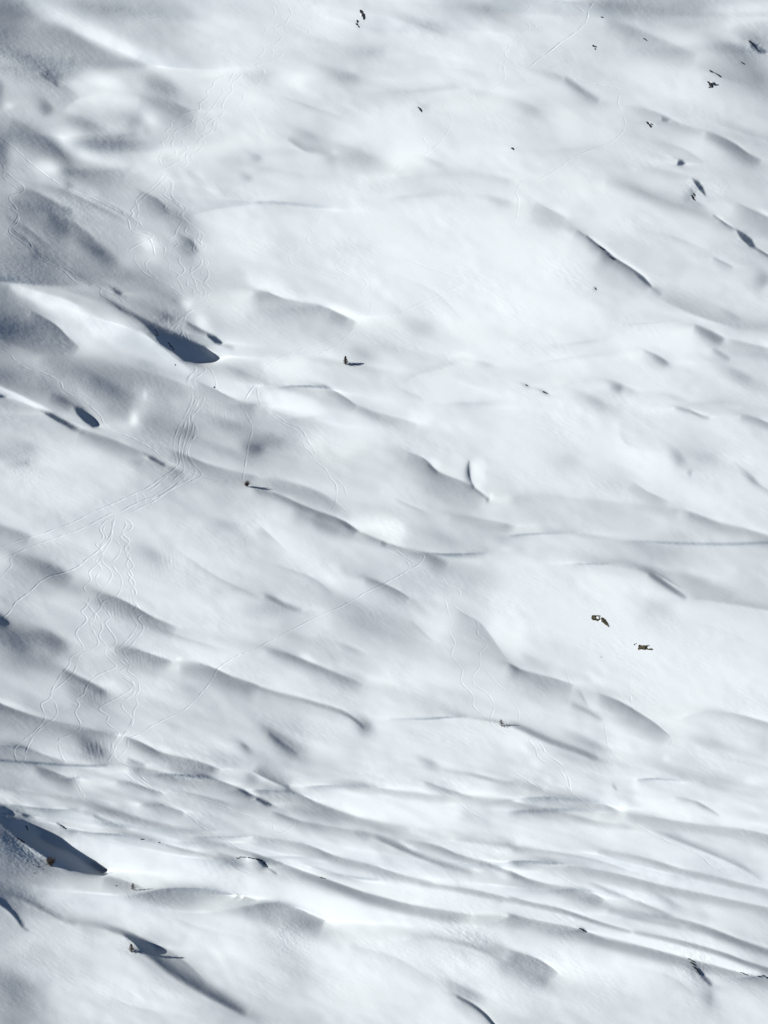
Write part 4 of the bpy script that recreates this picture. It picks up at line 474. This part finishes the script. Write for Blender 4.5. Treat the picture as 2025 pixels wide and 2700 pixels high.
def solve(A):
    lin=slin(A); q=NL0*((1+AM)*lin/slin(GREF)-AM)
    dk=np.clip((70-A)/40,0,1); q=q*(1-dk)+NAVY*dk
    # sensitivities at the mean plane
    e=1e-3; sx=(nl_of(e,0.)-nl_of(-e,0.))/(2*e); sy=(nl_of(0.,e)-nl_of(0.,-e))/(2*e)
    q=np.clip(q,-.12,.62)
    kx=2*np.pi*np.fft.rfftfreq(GW,H)[None]; ky=2*np.pi*np.fft.fftfreq(GH,-H)[:,None]   # y up
    D=1j*(sx*kx+sy*ky); k2=kx*kx+ky*ky; den=np.abs(D)**2+LAM*(sx*sx)*k2+MU*(sx*sx)/(300.0**2)
    den[0,0]=1
    # fade to mean outside frame
    wx=np.clip(1-(np.maximum(np.maximum(-GX,GX-2025),0)-40)/200,0,1)[None]; wy=np.clip(1-(np.maximum(np.maximum(-GY,GY-2700),0)-40)/200,0,1)[:,None]; W=(wx*wx*(3-2*wx))*(wy*wy*(3-2*wy))
    T=NL0+TGAIN*(q-NL0)*W; T=np.where(dk>.5,NAVY,T); s2=sx*sx+sy*sy; hist=[]
    def resize(Fs,shp,new):
        (h,w0),(nh,nw)=shp,new; o=np.zeros((nh,nw//2+1),complex); a=min(h,nh)//2-1; b=min(w0,nw)//2-1
        o[:a,:b]=Fs[:a,:b]; o[-a:,:b]=Fs[-a:,:b]; return o*(nh*nw)/(h*w0)
    def descend(F,T,one,shp,hx,nit):
        h,w0=shp; kx=2*np.pi*np.fft.rfftfreq(w0,hx*1.0)[None]; ky=2*np.pi*np.fft.fftfreq(h,-GH*H/h)[:,None]; k2=kx*kx+ky*ky
        D=1j*(sx*kx+sy*ky); reg=LAM*s2*k2*(1+k2*24.0)+MU*s2/300.0**2
        if F is None:
            F=np.conj(D)*np.fft.rfft2(T-NL0)/(np.abs(D)**2+.12*s2*k2+MU*s2/300.0**2+(k2==0)); F[0,0]=0
        M=.35*s2*k2*3+reg; M[0,0]=1; V=np.zeros_like(F); wt=np.where(one,4.0,1.0)
        for it in range(nit):
            fx=np.fft.irfft2(1j*kx*F,s=shp); fy=np.fft.irfft2(1j*ky*F,s=shp)
            nx=PX-fx; ny=PY-fy; n2=1+nx*nx+ny*ny; n=np.sqrt(n2); Rr=(nx*LC[0]+ny*LC[1]+LC[2])/n
            r=Rr-T; r=wt*np.clip(np.where(one,np.maximum(r,0),r),-.3,.3); hist.append(float((r*r).mean()**.5))
            Rp=(-LC[0]+Rr*nx/n)/n; Rq=(-LC[1]+Rr*ny/n)/n
            G=-(1j*kx*np.fft.rfft2(r*Rp)+1j*ky*np.fft.rfft2(r*Rq))+reg*F
            V=.85*V-STEP*G/M; F=F+V; F[0,0]=0
        return F
    lo=(GH//4*2,GW//4*2); TS=np.fft.rfft2(T); TL=np.fft.irfft2(resize(TS,(GH,GW),lo),s=lo); OL=np.fft.irfft2(resize(np.fft.rfft2((dk>.5)*1.0),(GH,GW),lo),s=lo)>.5
    F=descend(None,TL,OL,lo,GW*H/lo[1],NIT); F=resize(F,lo,(GH,GW)); F=descend(F,T,dk>.5,(GH,GW),H,NIT2)
    f=np.fft.irfft2(F,s=(GH,GW)); fx=np.fft.irfft2(1j*kx*F,s=(GH,GW)); fy=np.fft.irfft2(1j*ky*F,s=(GH,GW))
    return f,nl_of(fx,fy),[round(h,4) for h in hist[::8]]
# ---------------------------------------------------------------- solve the relief, add wind texture and tracks
A=paint()
f,_,rms=solve(A); print('solve',rms[-1],f.min(),f.max(),time.time()-_t0)
FL=band_noise(6,14,82,6)
patch=np.clip(.35+.5*band_noise(120,420),0,1.4); patch2=np.clip(.2+.6*band_noise(80,300,20,2),0,1.6)
rough=np.clip((212-A)/75,0,.75)
for lst in ROUGH:
    x,y,r,a=lst; i0,i1,j0,j1=window(x-2.5*r,x+2.5*r,y-2.5*r,y+2.5*r); X,Y=np.meshgrid(GX[i0:i1]-x,GY[j0:j1]-y); rough[j0:j1,i0:i1]+=a*np.exp(-(X*X+Y*Y)/(r*r))
f=f+.25*band_noise(60,150,20,2.6)*(.4+.6*patch)+.10*band_noise(24,60,25,1.8)*(.3+patch)
f=f+.055*band_noise(8,20,28,2.5)*(.2+.6*patch2+1.2*rough)+.024*band_noise(4,9,30,2.2)*(.1+.5*patch+1.9*rough)
for x,y,rx,ry,a in FLUTES:
    i0,i1,j0,j1=window(x-2.2*rx,x+2.2*rx,y-2.2*ry,y+2.2*ry); X,Y=np.meshgrid((GX[i0:i1]-x)/rx,(GY[j0:j1]-y)/ry); f[j0:j1,i0:i1]+=a*FL[j0:j1,i0:i1]*np.exp(-(X*X+Y*Y))
# grooves of the ski tracks
dist=np.full((GH,GW),99.0); tid=np.full((GH,GW),-1,int); dep=np.zeros((GH,GW))
for k,(pts,dd) in enumerate(TRK):
    q=smooth_poly(pts,5.0); jit=np.cumsum(rng.standard_normal((len(q),2))*.25,axis=0); jit-=np.linspace(0,1,len(q))[:,None]*jit[-1]; q=q+np.clip(jit,-1.2,1.2)
    for s in range(len(q)-1):
        a,b=q[s],q[s+1]; i0,i1,j0,j1=window(min(a[0],b[0])-8,max(a[0],b[0])+8,min(a[1],b[1])-8,max(a[1],b[1])+8)
        if i1<=i0 or j1<=j0: continue
        X,Y=np.meshgrid(GX[i0:i1],GY[j0:j1]); d=b-a; t=np.clip(((X-a[0])*d[0]+(Y-a[1])*d[1])/(d@d+1e-9),0,1)
        r=np.hypot(X-a[0]-t*d[0],Y-a[1]-t*d[1]); D0=dist[j0:j1,i0:i1]; m=r<D0
        D0[m]=r[m]; tid[j0:j1,i0:i1][m]=k
        end=min(1.0,min(s,len(q)-2-s)/4+.35); dep[j0:j1,i0:i1][m]=dd*end
f=f+TDEP*dep*np.clip(.85+.45*band_noise(15,60),.15,1.5)*(-np.exp(-(dist/1.45)**2)+.22*np.exp(-((dist-3.0)/1.3)**2))
# ---------------------------------------------------------------- mesh sheet, extended outwards far beyond the picture
def ext(g,n=26,r=1.22):
    d=H*np.cumsum(r**np.arange(1,n+1)); d=d*(4200/d[-1]); return np.concatenate([g[0]-d[::-1],g,g[-1]+d]),n
XS,ne=ext(GX); YS,_=ext(GY)
fe=np.pad(f,ne,mode='edge')
edge=np.clip(1-np.maximum(np.maximum(GX[0]-XS,XS-GX[-1]),0)/400,0,1)[None]*np.clip(1-np.maximum(np.maximum(GY[0]-YS,YS-GY[-1]),0)/400,0,1)[:,None]
fe=fe*edge
def to_world(u,v,h):
    dx=(u-1012.5)*SC/DIST; dy=-(v-1350)*SC/DIST
    s=DIST/(1-(PX*dx+PY*dy)); s=s-h*SC*(s/DIST)
    x=s*dx; y=s*dy; z=DIST-s
    return x[...,None]*RT+y[...,None]*UP+z[...,None]*BK
UU,VV=np.meshgrid(XS,YS); W3=to_world(UU,VV,fe); NYg,NXg=UU.shape
def ground(u,v):
    a=np.interp(u,XS,np.arange(NXg)); b=np.interp(v,YS,np.arange(NYg)); i,j=int(a),int(b); p,q=a-i,b-j
    return Vector((W3[j,i]*(1-p)*(1-q)+W3[j,i+1]*p*(1-q)+W3[j+1,i]*(1-p)*q+W3[j+1,i+1]*p*q).tolist())
def frame_at(u,v,r=5):
    ex=ground(u+r,v)-ground(u-r,v); ey=ground(u,v-r)-ground(u,v+r); n=ex.cross(ey).normalized(); return ex.normalized(),n.cross(ex.normalized()),n
def mat(name,col,rough=.8):
    m=bpy.data.materials.new(name); m.use_nodes=True; b=m.node_tree.nodes['Principled BSDF']; b.inputs['Base Color'].default_value=(*col,1); b.inputs['Roughness'].default_value=rough
    b.inputs['Specular IOR Level'].default_value=.1
    return m,b
def noise_col(m,b,c1,c2,scale,detail=4,bump=0,dist=.1):
    n=m.node_tree; tc=n.nodes.new('ShaderNodeTexCoord'); t=n.nodes.new('ShaderNodeTexNoise'); t.inputs['Scale'].default_value=scale; t.inputs['Detail'].default_value=detail
    n.links.new(tc.outputs['Object'],t.inputs['Vector'])
    r=n.nodes.new('ShaderNodeValToRGB'); r.color_ramp.elements[0].position=.35; r.color_ramp.elements[1].position=.65
    r.color_ramp.elements[0].color=(*c1,1); r.color_ramp.elements[1].color=(*c2,1)
    n.links.new(t.outputs['Fac'],r.inputs['Fac']); n.links.new(r.outputs['Color'],b.inputs['Base Color'])
    if bump:
        bp=n.nodes.new('ShaderNodeBump'); bp.inputs['Strength'].default_value=bump; bp.inputs['Distance'].default_value=dist
        n.links.new(t.outputs['Fac'],bp.inputs['Height']); n.links.new(bp.outputs['Normal'],b.inputs['Normal'])
snow,sb=mat('snow',SNOWC,.6); noise_col(snow,sb,tuple(c*.985 for c in SNOWC),SNOWC,.9,5,.25,.12)
idx=np.arange(NXg*NYg).reshape(NYg,NXg)
quads=np.stack([idx[:-1,:-1],idx[1:,:-1],idx[1:,1:],idx[:-1,1:]],-1).reshape(-1,4)
de=np.pad(dist,ne,constant_values=99.); te=np.pad(tid,ne,constant_values=-1)
dc=((de[:-1,:-1]+de[1:,1:]+de[1:,:-1]+de[:-1,1:])/4).ravel(); tq=te[:-1,:-1].ravel(); tq=np.where((dc<2.7),np.maximum(tq,te[1:,1:].ravel()),-1)
verts=W3.reshape(-1,3)
def sheet(name,q,m):
    used,inv=np.unique(q,return_inverse=True); v=verts[used].astype(np.float32); n=len(q)
    me=bpy.data.meshes.new(name); me.vertices.add(len(v)); me.vertices.foreach_set('co',v.ravel())
    me.loops.add(n*4); me.loops.foreach_set('vertex_index',inv.astype(np.int32).ravel())
    me.polygons.add(n); me.polygons.foreach_set('loop_start',np.arange(0,4*n,4,dtype=np.int32)); me.polygons.foreach_set('use_smooth',np.ones(n,bool))
    me.update(calc_edges=True); me.materials.append(m)
    try: me.normals_split_custom_set_from_vertices(VN[used])
    except Exception as e: print('normals',e)
    o=bpy.data.objects.new(name,me); sc.collection.objects.link(o); o['kind']='structure'; return o
gx=np.gradient(W3,axis=1); gy=np.gradient(W3,axis=0); VN=-np.cross(gx,gy).reshape(-1,3); VN/=np.linalg.norm(VN,axis=1,keepdims=True); VN=VN.astype(np.float32)
if VN[:,2].mean()<0: VN=-VN
slope=sheet('snow_slope',quads[tq<0],snow)
for k in range(len(TRK)):
    q=quads[tq==k]
    if len(q)>6: sheet('ski_track',q,snow)
print('terrain',time.time()-_t0)
# ---------------------------------------------------------------- rocks
def link(name,me,m,parent=None):
    o=bpy.data.objects.new(name,me); sc.collection.objects.link(o); me.materials.append(m)
    if parent: o.parent=parent
    return o
rockm,rb=mat('dark_rock',(.02,.022,.026),.85); noise_col(rockm,rb,(.008,.010,.014),(.04,.042,.047),1.3,6,.6,.3)
rockg,rg=mat('lichen_rock',(.03,.03,.02),.85); noise_col(rockg,rg,(.006,.006,.006),(.085,.08,.05),1.1,6,.6,.3)
capm,cb=mat('snow_cap',SNOWC,.6)
def lump(bm,u,v,w,h,ang,rnd,thick=.45,sink=.0,oc=None):
    """one angular lump of rock lying on the ground: w x h survey units as seen, turned by ang (clockwise)"""
    ex,ey,n=frame_at(u,v,max(4,.4*max(w,h))); c=ground(u,v)
    p0=ground(u,v+.5); p1=ground(u,v-.5); k=(p1-p0).length/SC      # stretch of one unit along the slope
    import bmesh
    r=bmesh.ops.create_icosphere(bm,subdivisions=3,radius=1.0)['verts']; a=math.radians(-ang); off=Vector((rnd.random()*50,rnd.random()*50,rnd.random()*50))
    planes=[(Vector((rnd.gauss(0,1),rnd.gauss(0,1),abs(rnd.gauss(0,.6)))).normalized(),rnd.uniform(.62,.95)) for _ in range(9)]
    from mathutils import noise
    for q in r:
        d=q.co.copy()
        for pn,pd in planes:
            t=d.dot(pn)
            if t>pd: d-=pn*(t-pd)
        d*=1+.28*noise.noise(d*1.7+off)+.16*noise.noise(d*4.5+off)
        x=d.x*w*.62; y=d.y*h*.66; xr=x*math.cos(a)-y*math.sin(a); yr=(x*math.sin(a)+y*math.cos(a))*k
        z=d.z*thick*min(w,h)*.5-sink*min(w,h)
        q.co=c+(ex*xr+ey*yr+n*z)*SC
def rock(label,lumps,m=None,cap=None,seed=0,thick=.5):
    import bmesh
    rnd=random.Random(seed*13+5); base=ground(lumps[0][0],lumps[0][1])
    bm=bmesh.new()
    for l in lumps: lump(bm,*l,rnd,thick)
    for q in bm.verts: q.co-=base
    me=bpy.data.meshes.new('rock_outcrop'); bm.to_mesh(me); bm.free()
    o=link('rock_outcrop',me,m or rockm); o.location=base; o['label']=label; o['category']='rock'
    if cap:
        bm=bmesh.new()
        for l in cap: lump(bm,*l,rnd,thick*1.15,-.12)
        for q in bm.verts: q.co-=base
        me=bpy.data.meshes.new('snow_cap'); bm.to_mesh(me); bm.free(); link('snow_cap',me,capm,o)
        for p in me.polygons: p.use_smooth=True
    return o
for i,(lab,lumps,g,cap) in enumerate(ROCKS): rock(lab,lumps,rockg if g else rockm,cap,i)
# ---------------------------------------------------------------- bare larches and shrubs
bark,bb=mat('larch_bark',(.05,.035,.03),.9); noise_col(bark,bb,(.022,.018,.017),(.055,.042,.037),2.0,4)
twig,tb=mat('bare_twigs',(.06,.035,.03),.9); noise_col(twig,tb,(.022,.019,.020),(.048,.039,.038),1.5,4)
def tube(bm,a,b,r0,r1,n=5):
    d=(b-a).normalized(); s=d.orthogonal().normalized(); t=d.cross(s); A=[];Bv=[]
    for i in range(n):
        c,q=math.cos(2*math.pi*i/n),math.sin(2*math.pi*i/n); A.append(bm.verts.new(a+(s*c+t*q)*r0)); Bv.append(bm.verts.new(b+(s*c+t*q)*r1))
    for i in range(n): bm.faces.new((A[i],A[(i+1)%n],Bv[(i+1)%n],Bv[i]))
    bm.faces.new(Bv)
def tree(name,cat,label,u,v,hpx,wpx,nb,twn,seed,lean=(0,0),shrub=False,thickk=1.0):
    import bmesh
    rnd=random.Random(seed); base=ground(u,v); hh=hpx*SC/.906; R=wpx*SC/2
    root=bpy.data.objects.new(name,None); sc.collection.objects.link(root); root.location=base; root['label']=label; root['category']=cat; root.empty_display_size=1
    bm=bmesh.new(); top=Vector((lean[0]*hh,lean[1]*hh,hh))
    tips=[]
    if shrub:
        for k in range(6):
            an=rnd.uniform(0,6.28); e=Vector((math.cos(an)*R*.5,math.sin(an)*R*.5,hh*rnd.uniform(.45,.8)))+top*.2; tube(bm,Vector((0,0,-.4)),e,.09*thickk,.04*thickk)
            tips.append(e)
    else:
        P=[Vector((0,0,-.5))]+[top*(k/5)+Vector((rnd.gauss(0,.04),rnd.gauss(0,.04),0))*hh*.4 for k in range(1,6)]
        for k in range(5): tube(bm,P[k],P[k+1],.17*thickk*(1-k/5.5),.17*thickk*(1-(k+1)/5.5),7)
    me=bpy.data.meshes.new('trunk'); bm.to_mesh(me); bm.free(); link('trunk',me,bark,root)
    bm=bmesh.new()
    for k in range(nb):
        an=k*2.4+rnd.uniform(-.5,.5)
        if shrub:
            st=tips[k%6]*rnd.uniform(.1,.9); L=R*rnd.uniform(.5,1.0); d=Vector((math.cos(an),math.sin(an),rnd.uniform(.3,1.6))).normalized()
        else:
            tt=.1+.86*(k/nb)**.9; st=top*tt; L=R*1.15*(1.05-tt)**.8*rnd.uniform(.6,1.15)
            if tt<.2: L*=.75
            d=Vector((math.cos(an),math.sin(an),rnd.uniform(-.15,.45))).normalized()
        e=st+d*L; tube(bm,st,e,.10*thickk,.05*thickk,4)
        for j in range(twn):
            t=rnd.uniform(.25,1.0); s0=st+d*L*t; dd=(d*.6+Vector((rnd.gauss(0,1),rnd.gauss(0,1),rnd.gauss(.2,.8)))).normalized(); tube(bm,s0,s0+dd*rnd.uniform(.35,.9)*max(.6,L*.5),.06*thickk,.03*thickk,3)
    me=bpy.data.meshes.new('crown'); bm.to_mesh(me); bm.free(); link('crown',me,twig,root)
for a in TREES: tree(*a)
print('done',time.time()-_t0)
